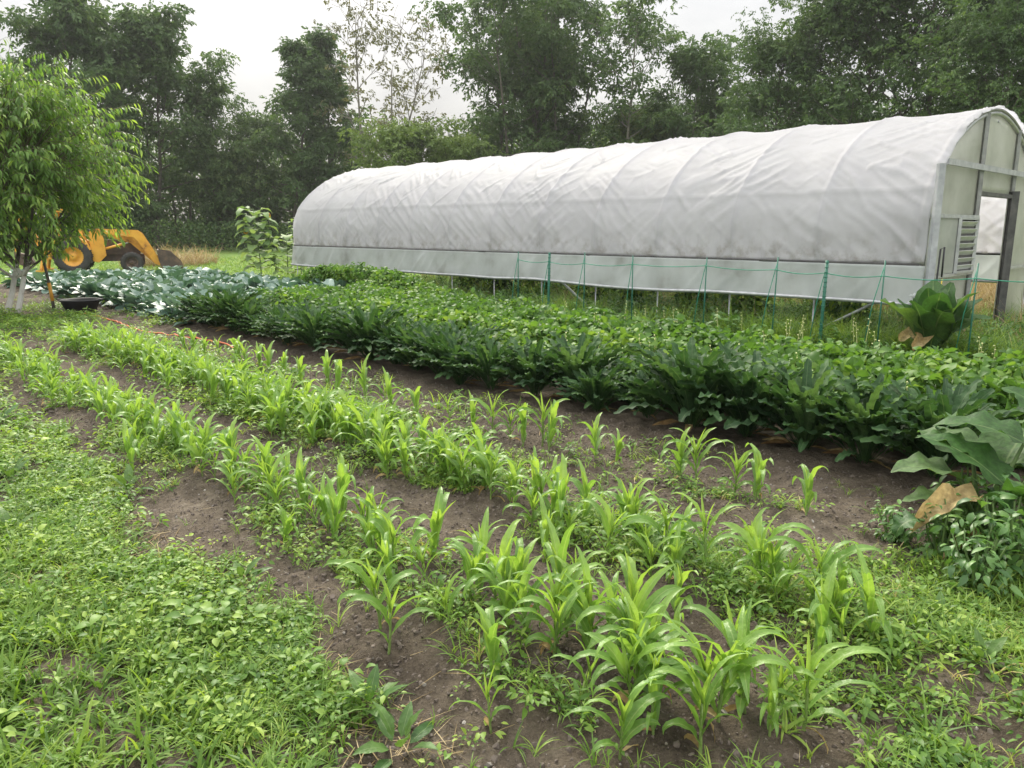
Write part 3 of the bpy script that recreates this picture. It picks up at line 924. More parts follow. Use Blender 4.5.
# ------------------------------------------------------------------ trellis line in front of the tunnel
STK = [(9.79, 0), (9.05, 1), (8.25, 0), (7.27, 0), (6.0, 0), (4.94, 0), (4.28, 1), (3.57, 0), (2.58, 0), (1.6, 0)]
SSTK = 9.6
STL = {0: 'green trellis stake at the far end of the line, third bay from the leaning brace', 1: 'thick green trellis stake near the middle of the tunnel side, beside the leaning brace',
       2: 'thin green stake just right of the thick stake in mid tunnel side', 3: 'thin green stake in mid trellis, three stakes left of the near thick stake',
       4: 'thin green stake in front of the tunnel, two stakes left of the near thick stake', 5: 'thin green stake just left of the near thick stake', 6: 'thick tall green stake in front of the near end of the curtain',
       7: 'thin green stake between the near thick stake and the tunnel corner', 8: 'thin green stake rising beside the tall broad-leaved plant at the tunnel corner', 9: 'thin green stake at the edge of the beans past the tunnel doorway'}
for k, (t, thick) in enumerate(STK):
    e = empty('trellis_stake', W(SSTK, t, 0), 0, 1, STL[k], 'stake', 'green stakes of the bean trellis')
    h = 1.2 + 0.04 * rng.random(); r = 0.021 if thick else 0.009
    lx, ly = (rng.random(2) - 0.5) * 0.05
    g = Geo(); tube(g, [(0, 0, -0.1), (lx * 0.5, ly * 0.5, h * 0.5), (lx, ly, h)], r, 8)
    if thick:
        for zz in np.arange(0.1, h, 0.06):
            tube(g, [(lx * zz / h, ly * zz / h, zz), (lx * zz / h, ly * zz / h, zz + 0.012)], r * 1.2, 8)
    link('stake', g.mesh('stake', M['green_stake']), e)
    d = np.array(W(0, 1, 0)); off = d * (0.14 + 0.06 * rng.random())
    g = Geo(); tube(g, [np.array((lx, ly, h * 0.96)), np.array((lx, ly, h * 0.5)) * 0.5 + off * 0.6 + np.array((0, 0, h * 0.3)), off + np.array((0, 0, 0.1))], 0.006, 5)
    link('guy_string', g.mesh('guy_string', M['green_string']), e)
g = Geo(); pts = []
for a, b in zip(STK[:-1], STK[1:]):
    for u in np.linspace(0, 1, 8, endpoint=False):
        t = a[0] + (b[0] - a[0]) * u
        pts.append(W(SSTK - 0.01, t, 1.07 - 0.03 * math.sin(math.pi * u) + 0.02 * math.sin(t * 1.3)))
pts.append(W(SSTK, 0.4, 1.05))
tube(g, pts, 0.0065, 6)
tag(link('trellis_string', g.mesh('trellis_string', M['green_string'])), 'green string stretched between the trellis stakes before the polytunnel', 'string')

# ------------------------------------------------------------------ trees
LEAFCARDS = [leaf(0.26, 0.15, 'ovate', 2, 2, 0.3, 0.9, 0.35, seed=1), leaf(0.22, 0.12, 'ovate', 2, 2, 0.2, 1.3, 0.25, seed=2), leaf(0.30, 0.13, 'lance', 2, 2, 0.3, 1.0, 0.3, seed=3)]


def spray_templates():
    """leafy twig tips: several leaves along a short drooping shoot"""
    r = np.random.RandomState(44); out = []
    for k in range(6):
        parts = []
        for j in range(6):
            u = j / 5; yw = (1 if j % 2 else -1) * (0.9 - 0.6 * u) + (r.rand() - .5) * .5
            parts.append(place(LEAFCARDS[r.randint(3)], rotm(yw, -0.25 + r.randn() * 0.35, r.randn() * 0.4), (0.06 * r.randn() * 0.5, 0.36 * u, -0.10 * u * u), 0.75 + 0.4 * r.rand(), r.rand()))
        out.append(combine(parts))
    return out


SPRAYS = spray_templates()


def grow(r, p0, d, L, r0, n, curl=0.25, up=0.0):
    P = [np.array(p0, float)]; d = np.array(d, float)
    for k in range(n):
        d = d + (r.rand(3) - 0.5) * curl; d[2] += up
        d /= np.linalg.norm(d)
        P.append(P[-1] + d * L / n)
    return np.array(P), np.linspace(r0, r0 * 0.35, n + 1)


def make_tree(seed, H, Rc, base=0.25, leaves=9000, size=1.0, mat='treeA', bark='bark', n_limb=22, shape='round', clump=0.9, lean=(0, 0), sub=5, droop=0.0, trunk_r=None, forks=1):
    r = np.random.RandomState(seed)
    gt = Geo(); tips = []; wts = []
    tr = trunk_r or H * 0.011
    trunks = []
    for f in range(forks):
        fx = np.array([lean[0], lean[1], 0.0]) + (0 if forks == 1 else 1) * np.append((r.rand(2) - 0.5) * 0.5, 0)
        P = [np.array([0.0, 0.0, -0.3])]
        n = 12
        dd = np.array([0, 0, 1.0]) + fx
        for k in range(n):
            dd = dd + np.append((r.rand(2) - 0.5) * 0.16, 0.05); dd /= np.linalg.norm(dd)
            P.append(P[-1] + dd * H * (0.94 - 0.12 * (f > 0)) / n)
        P = np.array(P); rad = tr * (1 - np.linspace(0, 1, n + 1) * 0.88) * (1.0 if f == 0 else 0.75)
        tube(gt, P, rad, 7); trunks.append((P, rad))
    for k in range(n_limb):
        P, rad = trunks[k % forks]
        u = base + (1 - base) * ((k + r.rand()) / n_limb) ** 0.9
        i = u * (len(P) - 1); i0 = min(int(i), len(P) - 2); p = P[i0] + (P[i0 + 1] - P[i0]) * (i - i0)
        v = (u - base) / (1 - base)
        if shape == 'round': env = math.sin(math.pi * min(max(0.12 + 0.84 * v, 0), 1)) ** 0.6
        elif shape == 'cone': env = 1.05 * (1 - v) ** 0.7 + 0.12
        elif shape == 'vase': env = 0.3 + 0.8 * v ** 0.8 if v < 0.85 else 0.75
        elif shape == 'column': env = 0.75 * (0.5 + 0.5 * math.sin(math.pi * min(0.2 + 0.75 * v, 1)))
        else: env = 0.6 + 0.4 * r.rand()
        L = Rc * env * (0.7 + 0.5 * r.rand())
        az = k * 2.4 + r.rand() * 0.9
        elv = R(12 + 50 * v + 20 * (r.rand() - 0.5))
        d = (math.cos(az) * math.cos(elv), math.sin(az) * math.cos(elv), math.sin(elv))
        Q, qr = grow(r, p, d, L, max(0.02, rad[i0] * 0.5), 6, 0.35, -droop * 0.1)
        tube(gt, Q, qr, 5)
        for m_ in range(sub):
            w = 0.35 + 0.65 * (m_ + r.rand()) / sub
            i = w * (len(Q) - 1); i1 = min(int(i), len(Q) - 2); pq = Q[i1] + (Q[i1 + 1] - Q[i1]) * (i - i1)
            d2 = np.array(d) * 0.7 + (r.rand(3) - 0.5) * 1.6; d2[2] += 0.25 - droop; d2 /= np.linalg.norm(d2)
            Q2, q2 = grow(r, pq, d2, L * (0.25 + 0.25 * r.rand()), 0.02, 4, 0.4, -droop * 0.12)
            tube(gt, Q2, np.maximum(q2, 0.016 if leaves < 3000 else 0.008), 4, cap=False)
            tips.append(Q2[-1]); wts.append(0.5 + r.rand()); tips.append(Q2[2]); wts.append(0.4 + 0.4 * r.rand())
        tips.append(Q[-1]); wts.append(0.8)
    tips = np.array(tips); wts = np.array(wts) * (r.rand(len(tips)) ** 0.5 + 0.15); wts /= wts.sum()
    leaves = leaves // 6
    pick = r.choice(len(tips), leaves, p=wts)
    rad = clump * (0.55 + 0.75 * r.rand(len(tips)))[pick]
    off = r.randn(leaves, 3); off /= np.linalg.norm(off, axis=1, keepdims=True)
    off *= (r.rand(leaves) ** 0.45)[:, None] * rad[:, None] * np.array([1.0, 1.0, 0.62 + droop])
    off[:, 2] -= droop * 0.35 * r.rand(leaves)
    pos = tips[pick] + off
    ok_ = pos[:, 2] > 0.2; pos = pos[ok_]; off = off[ok_]
    n = len(pos)
    gl = Geo()
    cv = r.rand(len(tips))[pick][:n]
    scatter(gl, SPRAYS, pos, rotm(np.arctan2(-off[:n, 0], off[:n, 1]) + r.randn(n) * 0.8, r.rand(n) * 1.3 - 0.75 - droop * 0.4, r.randn(n) * 0.5), 1.08 * size * (0.7 + 0.6 * r.rand(n)), np.clip(0.45 * cv + 0.55 * r.rand(n), 0, 1))
    return gt.mesh('trunk', M[bark]), gl.mesh('crown', M[mat])


TK = {
    'dense': make_tree(1, 18, 5.2, 0.16, 30000, 1.25, 'treeA', 'bark', 30, 'round', 1.25),
    'dense2': make_tree(2, 20, 5.6, 0.2, 34000, 1.3, 'treeA', 'bark', 34, 'round', 1.3, forks=2),
    'broad': make_tree(3, 15, 5.6, 0.12, 30000, 1.2, 'treeA', 'bark', 30, 'vase', 1.2, forks=2),
    'spire': make_tree(4, 17, 3.4, 0.14, 18000, 1.1, 'treeA', 'bark', 34, 'cone', 0.75),
    'airy': make_tree(5, 18, 3.2, 0.32, 1700, 1.0, 'treeC', 'bark_pale', 20, 'vase', 0.75, sub=6, trunk_r=0.16),
    'lean': make_tree(6, 17, 4.6, 0.42, 2600, 1.05, 'treeC', 'bark_pale', 18, 'vase', 0.85, lean=(0.36, 0.0), sub=6, droop=0.35, trunk_r=0.17),
    'pale': make_tree(7, 9, 4.0, 0.1, 15000, 1.1, 'treeB', 'bark', 22, 'round', 1.0),
    'open': make_tree(8, 21, 5.2, 0.26, 19000, 1.15, 'treeA', 'bark', 28, 'round', 1.05, sub=6, forks=3),
    'feather': make_tree(9, 17, 3.6, 0.25, 8000, 1.05, 'treeA', 'bark_pale', 24, 'vase', 0.7, sub=6),
    'near': make_tree(10, 15.5, 6.0, 0.1, 44000, 0.85, 'treeA', 'bark', 36, 'round', 1.15, sub=6),
    'near2': make_tree(12, 17, 6.2, 0.1, 46000, 0.85, 'treeA', 'bark', 38, 'round', 1.2, sub=6, forks=2),
}


def ground_at(px, D):
    return (D * (px - 512) / 784.4, D, 0)


TREES = [  # kind, px (as seen), distance, height scale, rotation, label
    ('dense2', -30, 62, 0.95, 0.3, 'dark leafy tree at the far left edge, partly behind the peach tree'),
    ('dense2', 70, 58, 0.90, 1.3, 'tall dark leafy tree rising behind the crown of the peach tree'),
    ('dense', 156, 60, 0.92, 2.2, 'tall dense tree with rounded top directly behind the yellow loader'),
    ('broad', 112, 66, 0.90, 4.2, 'broad dark tree in the gap behind the peach tree and loader'),
    ('broad', 222, 62, 0.72, 0.8, 'lower rounded dark tree behind the sunflower and strip of meadow'),
    ('broad', 260, 66, 0.62, 3.0, 'short dark tree at the dip in the treeline left of the tunnel'),
    ('spire', 292, 62, 0.96, 0.2, 'slim pointed green tree just left of the tunnel far end'),
    ('spire', 330, 64, 1.05, 2.0, 'tallest pointed green tree above the far end of the tunnel'),
    ('airy', 372, 60, 1.02, 0.5, 'thin sparse upright tree with bare looking twigs above the tunnel far end'),
    ('lean', 376, 60, 0.96, 0.15, 'thin leaning tree with drooping sparse leaves against the bright sky'),
    ('pale', 405, 52, 0.86, 1.0, 'low pale green rounded tree behind the far tunnel roof under the sky gap'),
    ('pale', 458, 54, 0.80, 2.5, 'low pale green tree beneath the drooping branch right of the sky gap'),
    ('open', 512, 58, 0.98, 0.0, 'very tall tree with several dark trunks behind the tunnel middle'),
    ('open', 562, 60, 0.98, 2.4, 'very tall airy tree just right of the tree with several dark trunks'),
    ('dense', 540, 66, 0.98, 1.1, 'dense tall tree set behind the two airy tall trees'),
    ('feather', 622, 56, 0.98, 0.7, 'feathery slender tree with pale trunk behind the tunnel middle'),
    ('pale', 640, 58, 1.0, 4.0, 'low bushy tree showing between the feathery tree and the round green one'),
    ('broad', 692, 56, 0.80, 1.9, 'medium round green tree behind the right half of the tunnel'),
    ('near', 655, 62, 0.66, 5.0, 'smaller dark tree between the feathery tree and the round green one'),
    ('near', 775, 46, 0.74, 0.4, 'leafy tree whose crown slopes up towards the upper right corner'),
    ('near', 850, 45, 0.95, 2.7, 'large dark tree behind the near half of the tunnel roof'),
    ('near2', 930, 42, 1.04, 1.2, 'huge dark tree directly behind the near tunnel ridge'),
    ('near2', 1020, 40, 1.08, 3.9, 'huge dark tree at the right edge above the tunnel end wall'),
    ('near', 985, 34, 0.62, 5.2, 'small dark tree right behind the tunnel end, lower than its neighbours'),
    ('near', 1110, 38, 1.0, 0.9, 'large dark tree past the right edge beyond the tunnel doorway'),
    ('near2', 730, 58, 0.62, 0.9, 'dark tree between the round green tree and the sloping crown'),
]
for kind, px, D, sc, rz, lab in TREES:
    nm = 'sparse_tree' if kind in ('airy', 'lean', 'feather') else 'deciduous_tree'
    e = empty(nm, ground_at(px, D), rz, sc, lab, 'tree', 'trees of the treeline')
    link('trunk', TK[kind][0], e); link('crown', TK[kind][1], e)

# dead pole standing among the sparse trees
g = Geo(); Pp, rr = grow(np.random.RandomState(5), (0, 0, -0.2), (0.1, 0, 1), 13.0, 0.12, 9, 0.1, 0.05); tube(g, Pp, rr, 6)
o = link('dead_trunk', g.mesh('dead_trunk', M['bark_pale'])); o.location = ground_at(384, 59)
tag(o, 'bare dead tree pole standing between the two sparse trees', 'tree')

# distant wood behind the named trees: a mass nobody could count
def woods():
    g = Geo(); r = np.random.RandomState(77)
    N = 85000
    px = r.uniform(-140, 1200, N); D = r.uniform(70, 80, N)
    top = 8.5 + 5.0 * fbm(px / 60, D * 0.1, 130, 3) + np.where((px > 190) & (px < 280), -1.5, 0) + np.where((px > 395) & (px < 470), -4, 0) + np.where(px > 720, 3, 0)
    z = top * r.rand(N) ** 1.3
    pos = np.stack([D * (px - 512) / 784.4, D, z], -1)
    keep = fbm(px / 14, z * 0.8, 133, 2) > np.where(z < 7.5, 0.0, 0.32)
    pos = pos[keep]; n = len(pos)
    scatter(g, LEAFCARDS, pos, rotm(r.rand(n) * 6.28, r.rand(n) * 1.6 - 1.0, r.randn(n) * 0.5), 2.2 * (0.7 + 0.6 * r.rand(n)))
    for k in range(70):
        px_ = r.uniform(-100, 1150); D_ = r.uniform(64, 72)
        x, y, _ = ground_at(px_, D_)
        P, rr = grow(r, (x, y, -0.2), ((r.rand() - .5) * .3, 0, 1), 8 + 4 * r.rand(), 0.14, 6, 0.12, 0.05)
        tube(g, P, rr, 5, m=1)
    tag(link('woods', g.mesh('woods', [M['treeA'], M['bark']])), kind='stuff')


woods()


def undergrowth():
    g = Geo(); r = np.random.RandomState(78)
    N = 22000
    px = r.uniform(-60, 1150, N); D = np.where(px > 700, r.uniform(36, 52, N), r.uniform(54, 62, N))
    h = 1.0 + 3.0 * fbm(px / 22, D * 0.15, 140, 3) ** 1.4 + np.where(px > 700, 1.2, 0)
    z = h * r.rand(N) ** 0.7
    pos = np.stack([D * (px - 512) / 784.4, D, z], -1)
    scatter(g, LEAFCARDS, pos, rotm(r.rand(N) * 6.28, r.rand(N) * 1.6 - 1.0, r.randn(N) * 0.5), 1.0 * (0.7 + 0.7 * r.rand(N)))
    tag(link('undergrowth', g.mesh('undergrowth', M['treeA'])), kind='stuff')


undergrowth()

# ------------------------------------------------------------------ peach tree
def peach_tree():
    r = np.random.RandomState(21)
    px, py = -9.62, 14.2
    root = empty('peach_tree', (px, py, 0), 0, 1, 'peach tree with whitewashed stems and narrow drooping bright green leaves', 'tree')
    gt = Geo(); gw = Geo(); tw = []
    starts = [((0.0, 0.0), (-0.10, 0.05, 1), 0.06), ((0.28, 0.25), (0.22, 0.1, 1), 0.055), ((-0.05, -0.02), (-0.75, -0.1, 0.8), 0.055), ((0.05, 0.3), (0.05, 0.6, 1), 0.06)]
    for (sx, sy), d, rd in starts:
        P, rr = grow(r, (sx, sy, -0.1), d, 2.3, rd, 8, 0.14, 0.04)
        tube(gt, P, rr, 8)
        for k in range(7):
            az = r.rand() * 6.28; i = r.randint(3, len(P))
            el_ = R(20 + 45 * r.rand())
            dd = (math.cos(az) * math.cos(el_), math.sin(az) * math.cos(el_), math.sin(el_))
            Q, qr = grow(r, P[i], dd, 1.1 + 1.0 * r.rand(), 0.03, 6, 0.25, 0.06)
            tube(gt, Q, qr, 5)
            for j in range(9):
                i2 = r.randint(1, len(Q)); az2 = r.rand() * 6.28; e2 = R(-10 + 75 * r.rand())
                d2 = np.array((math.cos(az2) * math.cos(e2), math.sin(az2) * math.cos(e2), math.sin(e2)))
                T, _ = grow(r, Q[i2], d2, 0.6 + 0.6 * r.rand(), 0.01, 6, 0.25, -0.13)
                tw.append(T)
    # keep the crown's outline: centre (0.35,0.2,2.9)
    tw2 = []
    c = np.array((0.18, 0.2, 2.75))
    for k in range(1150):
        d = r.randn(3); d /= np.linalg.norm(d)
        if d[2] < -0.55: d[2] *= -1
        p = c + d * np.array((2.05, 2.0, 1.55)) * (0.55 + 0.45 * r.rand()) * (0.88 + 0.25 * math.sin(3 * math.atan2(d[1], d[0]) + 4 * d[2]))
        d2 = d * 0.8 + r.randn(3) * 0.45; d2[2] += 0.35
        T, _ = grow(r, p, d2, 0.45 + 0.65 * r.rand(), 0.01, 6, 0.2, -0.16)
        tw2.append(T)
        if k % 4 == 0: tube(gw, [c + (p - c) * 0.45 + np.array((0, 0, -0.35)), c + (p - c) * 0.75 + np.array((0, 0, -0.1)), p], [0.014, 0.01, 0.007], 4, cap=False)
    for k in range(170):
        p = np.array((r.uniform(-1.9, 1.25), r.uniform(-1.5, 1.5), r.uniform(1.55, 2.2)))
        d2 = np.array((p[0], p[1], 0.2)) * 0.5 + r.randn(3) * 0.4
        T, _ = grow(r, p, d2, 0.5 + 0.4 * r.rand(), 0.01, 6, 0.2, -0.25)
        tw2.append(T)
    tw = tw + tw2
    P_, Rt, V = [], [], []
    temps = [leaf(0.145, 0.036, 'lance', 4, 2, 0.1, 0.9, 0.35, seed=1), leaf(0.13, 0.032, 'lance', 4, 2, 0.0, 1.3, 0.45, seed=2), leaf(0.155, 0.038, 'lance', 4, 2, 0.0, 0.5, 0.25, twist=0.5, seed=3)]
    for T in tw:
        if T[-1][2] < 1.0 + max(0, T[-1][0] - 1.35) * 0.6: continue
        tube(gw, T, np.linspace(0.006, 0.002, len(T)), 4, cap=False)
        n = 17
        u = np.linspace(0.1, 1, n) * (len(T) - 1)
        i = np.minimum(u.astype(int), len(T) - 2); f = (u - i)[:, None]
        p = T[i] * (1 - f) + T[i + 1] * f
        dr = T[i + 1] - T[i]; az = np.arctan2(dr[:, 1], dr[:, 0]) - math.pi / 2
        yaw = az + (r.rand(n) - 0.5) * 2.6
        P_.append(p); Rt.append(rotm(yaw, -0.15 - 0.9 * r.rand(n), (r.rand(n) - 0.5) * 0.9)); V.append(np.clip(0.2 + 0.5 * r.rand(n) + 0.35 * (u / u.max()) ** 3 + 0.1 * r.randn(), 0, 1))
    P_ = np.concatenate(P_); Rt = np.concatenate(Rt); V = np.concatenate(V)
    keep = P_[:, 2] > 1.0 + np.maximum(0, P_[:, 0] - 1.35) * 0.6 + 0.15 * r.rand(len(P_))
    gl = Geo(); scatter(gl, temps, P_[keep], Rt[keep], 0.85 + 0.45 * r.rand(keep.sum()), V[keep])
    link('trunk', gt.mesh('trunk', M['whitewash']), root)
    cr = link('crown', gl.mesh('crown', M['peach']), root)
    link('twigs', gw.mesh('twigs', M['twig']), cr)


peach_tree()

# ------------------------------------------------------------------ yellow backhoe loader
def loader():
    root = empty('backhoe_loader', (-16.2, 29.0, -0.03), R(24), 0.92, 'old yellow backhoe loader with rusty front bucket parked beyond the cabbages', 'loader')

    def part(name, g, mat, par=root, smooth=False):
        return link(name, g.mesh(name, M[mat], smooth), par)

    def wheel(x, y, rad, wid, rim):
        w = empty('wheel', (0, 0, 0)); w.parent = root; w.location = (x, y, rad)
        g = Geo()
        h = wid / 2
        lathe(g, [(rad * 0.52, -h * 0.8), (rad * 0.66, -h * 1.0), (rad * 0.9, -h), (rad * 0.97, -h * 0.75), (rad * 0.98, 0), (rad * 0.97, h * 0.75), (rad * 0.9, h), (rad * 0.66, h), (rad * 0.52, h * 0.8)], 28, 'y')
        nl = 18
        for k in range(nl):
            a = k / nl * 2 * math.pi
            for sgn in (-1, 1):
                aa = a + (0.09 if sgn > 0 else 0)
                M3 = np.array(Matrix.Rotation(-aa, 3, 'Y') @ Matrix.Rotation(R(28) * sgn, 3, 'Z'))
                box(g, (rad * 0.985 * math.cos(aa), sgn * h * 0.5, rad * 0.985 * math.sin(aa)), (rad * 0.07, h * 1.0, rad * 0.06), np.array(Matrix.Rotation(-aa, 3, 'Y')))
        ty = part('tyre', g, 'tyre', w, True)
        g = Geo()
        lathe(g, [(0.02, -h * 0.35), (rad * 0.2, -h * 0.4), (rad * 0.22, -h * 0.2), (rad * 0.45, -h * 0.3), (rad * 0.53, -h * 0.82), (rad * 0.56, -h * 0.85), (rad * 0.5, 0), (rad * 0.56, h * 0.85), (rad * 0.53, h * 0.82), (rad * 0.45, h * 0.3), (rad * 0.22, h * 0.2), (rad * 0.2, h * 0.4), (0.02, h * 0.35)], 24, 'y')
        for k in range(8):
            a = k / 8 * 6.283
            for sg in (-1, 1):
                box(g, (rad * 0.3 * math.cos(a), sg * h * 0.31, rad * 0.3 * math.sin(a)), (0.03, 0.03, 0.03))
        part('rim', g, rim, w, True)

    for y in (-0.78, 0.78): wheel(-0.05, y, 0.70, 0.46, 'yellow')
    for y in (-0.72, 0.72): wheel(2.02, y, 0.43, 0.28, 'rust')
    g = Geo(); box(g, (1.0, 0, 0.62), (2.9, 0.5, 0.28)); box(g, (0.0, 0, 0.72), (0.5, 1.1, 0.3)); box(g, (2.02, 0, 0.45), (0.22, 1.2, 0.18)); box(g, (2.4, 0, 0.55), (0.18, 0.7, 0.4)); part('chassis', g, 'rust')
    g = Geo(); prism(g, [(0.75, 0.75), (2.35, 0.75), (2.4, 1.15), (2.25, 1.30), (0.75, 1.36)], -0.33, 0.33); part('engine_hood', g, 'rust')
    g = Geo()
    for k in range(9): box(g, (2.395, -0.24 + k * 0.06, 0.98), (0.03, 0.02, 0.3))
    part('grille', g, 'black')
    g = Geo(); tube(g, [(1.5, 0.2, 1.3), (1.5, 0.2, 1.75), (1.47, 0.2, 1.85)], 0.035, 8); part('exhaust', g, 'rust', root, True)
    for y in (-0.62, 0.62):
        g = Geo(); prism(g, [(0.85, 0.45), (0.62, 0.5), (0.55, 1.62), (0.72, 1.76), (0.95, 1.7), (1.08, 1.35), (1.12, 0.72)], y - 0.05 if y > 0 else y - 0.13, y + 0.13 if y > 0 else y + 0.05)
        part('loader_tower', g, 'yellow')
        g = Geo()
        ya, yb = (y - 0.045, y + 0.045)
        prism(g, [(0.72, 1.66), (0.80, 1.78), (2.30, 1.72), (2.48, 1.60), (3.12, 0.38), (3.02, 0.30), (2.88, 0.36), (2.18, 1.44), (0.8, 1.62)], ya + (0.03 if y > 0 else -0.03), yb + (0.03 if y > 0 else -0.03)); part('loader_arm', g, 'yellow')
        g = Geo(); tube(g, [(0.98, y, 0.95), (1.75, y, 1.17)], 0.055, 10); part('lift_cylinder', g, 'yellow', root, True)
        g = Geo(); tube(g, [(1.75, y, 1.17), (2.22, y, 1.30)], 0.03, 8); part('cylinder_rod', g, 'chrome', root, True)
        g = Geo(); tube(g, [(2.1, y, 1.2), (2.65, y, 0.82)], 0.05, 10); tube(g, [(2.65, y, 0.82), (3.0, y, 0.62)], 0.028, 8); part('bucket_cylinder', g, 'yellow', root, True)
        g = Geo(); prism(g, [(-0.75, 1.2), (-0.5, 1.42), (0.15, 1.46), (0.45, 1.3), (0.62, 0.95), (0.56, 0.93), (0.4, 1.24), (0.12, 1.4), (-0.48, 1.36), (-0.7, 1.17)], y * 1.25 - 0.2, y * 1.25 + 0.2); part('fender', g, 'yellow')
        # roll frame posts
        g = Geo(); beam(g, (0.42, y * 0.85, 1.0), (0.10, y * 0.85, 2.42), 0.07, 0.09); part('frame_post', g, 'yellow')
        g = Geo(); beam(g, (-0.55, y * 0.85, 1.0), (-0.55, y * 0.85, 2.42), 0.07, 0.09); part('frame_post', g, 'yellow')
    for y in (-0.55, 0.55):
        g = Geo(); tube(g, [(0.8, y, 1.55), (1.2, y * 0.9, 1.52), (1.6, y, 1.35), (2.0, y, 1.25), (2.3, y, 1.32)], 0.016, 6); part('hydraulic_hose', g, 'black', root, True)
        g = Geo(); lathe(g, [(0.0, -0.04), (0.06, -0.04), (0.08, 0.03), (0.0, 0.035)], 14, 'z', (2.38, y * 0.5, 1.12)); part('headlight', g, 'chrome', root, True)
        g = Geo(); tube(g, [(0.55, y * 0.55, 1.1), (0.6, y * 0.55, 1.55)], 0.012, 6); box(g, (0.6, y * 0.55, 1.57), (0.04, 0.04, 0.06)); part('lever', g, 'black', root, True)
    g = Geo(); beam(g, (3.0, -0.66, 0.5), (3.0, 0.66, 0.5), 0.1, 0.1); part('cross_tube', g, 'yellow')
    g = Geo(); beam(g, (2.3, -0.62, 1.55), (2.3, 0.62, 1.55), 0.08, 0.08); part('cross_tube', g, 'yellow')
    g = Geo(); prism(g, [(-0.70, 2.42), (0.22, 2.42), (0.26, 2.47), (0.20, 2.54), (-0.66, 2.54), (-0.74, 2.48)], -0.62, 0.62); part('canopy', g, 'yellow')
    g = Geo(); prism(g, [(-0.35, 1.05), (0.1, 1.05), (0.12, 1.17), (-0.25, 1.2), (-0.36, 1.65), (-0.44, 1.63)], -0.24, 0.24); part('seat', g, 'black')
    g = Geo(); a = np.linspace(0, 6.283, 17); tube(g, np.stack([0.5 + 0.08 * np.cos(a), 0.2 * np.sin(a), 1.58 + 0.17 * np.cos(a)], -1), 0.015, 6); tube(g, [(0.5, 0, 1.58), (0.72, 0, 1.3)], 0.02, 6); part('steering_wheel', g, 'black', root, True)
    for sgn in (-1, 1):
        g = Geo(); tube(g, [(0.42, sgn * 0.62, 1.05), (0.62, sgn * 0.66, 0.92), (0.14, sgn * 0.66, 1.42)], 0.035, 6); part('grab_rail', g, 'yellow', root, True)
    # front bucket lying on the ground
    g = Geo()
    prof = [(2.98, 0.92), (3.02, 0.55), (3.12, 0.2), (3.32, 0.06), (3.98, 0.02), (3.98, 0.05), (3.34, 0.10), (3.17, 0.23), (3.07, 0.56), (3.03, 0.92)]
    for a, b in zip(prof, prof[1:] + prof[:1]):
        g.add([(a[0], -0.98, a[1]), (b[0], -0.98, b[1]), (b[0], 0.98, b[1]), (a[0], 0.98, a[1])], [(0, 1, 2, 3)])
    for y in (-0.98, 0.95):
        prism(g, [(2.98, 0.92), (3.02, 0.5), (3.14, 0.16), (3.34, 0.03), (3.98, 0.02), (3.9, 0.4), (3.5, 0.84)], y, y + 0.03)
    part('front_bucket', g, 'rust')
    # backhoe folded at the rear
    g = Geo(); box(g, (-0.95, 0, 0.85), (0.35, 1.5, 0.5)); part('backhoe_frame', g, 'yellow')
    g = Geo(); prism(g, [(-1.0, 0.9), (-1.2, 0.9), (-1.75, 2.05), (-1.7, 2.25), (-1.5, 2.2), (-1.35, 1.6)], -0.14, 0.14); part('backhoe_boom', g, 'yellow')
    g = Geo(); prism(g, [(-1.55, 2.2), (-1.72, 2.28), (-1.95, 2.0), (-2.1, 0.85), (-1.95, 0.8), (-1.8, 1.6)], -0.11, 0.11); part('backhoe_dipper', g, 'yellow')
    g = Geo(); prism(g, [(-2.1, 0.9), (-1.95, 0.85), (-1.6, 0.75), (-1.45, 0.45), (-1.75, 0.3), (-2.1, 0.45)], -0.24, 0.24); part('backhoe_bucket', g, 'rust')
    for y in (-0.75, 0.75):
        g = Geo(); beam(g, (-1.0, y, 0.9), (-1.15, y * 1.25, 0.2), 0.1, 0.12); box(g, (-1.15, y * 1.25, 0.16), (0.4, 0.3, 0.06)); part('stabiliser', g, 'yellow')


loader()

# ------------------------------------------------------------------ stake and black tub by the peach tree
e = empty('tool_handle', (-8.86, 14.9, 0.0), 0, 1, 'upright wooden stake with an orange yellow band beside the black tub', 'stake')
g = Geo(); tube(g, [(0, 0, -0.1), (-0.06, 0.02, 0.55), (-0.16, 0.02, 1.35)], [0.03, 0.028, 0.024], 8); link('pole', g.mesh('pole', M['bark']), e)
g = Geo(); tube(g, [(-0.027, 0.008, 0.23), (-0.064, 0.02, 0.58)], 0.032, 8); link('band', g.mesh('band', M['yellow']), e)
e = empty('black_tub', (-8.15, 14.55, 0.03), 0, 1, 'shallow round black rubber tub lying on the path by the peach tree', 'tub')
g = Geo(); lathe(g, [(0.0, 0.01), (0.24, 0.01), (0.33, 0.24), (0.36, 0.25), (0.355, 0.27), (0.32, 0.26), (0.23, 0.05), (0.0, 0.05)], 32); link('tub_body', g.mesh('tub_body', M['black']), e)
for sgn in (-1, 1):
    g = Geo()
    tube(g, [(0.33 * sgn, -0.09, 0.24), (0.40 * sgn, -0.06, 0.27), (0.40 * sgn, 0.06, 0.27), (0.33 * sgn, 0.09, 0.24)], 0.014, 6)
    link('handle', g.mesh('handle', M['black']), e)
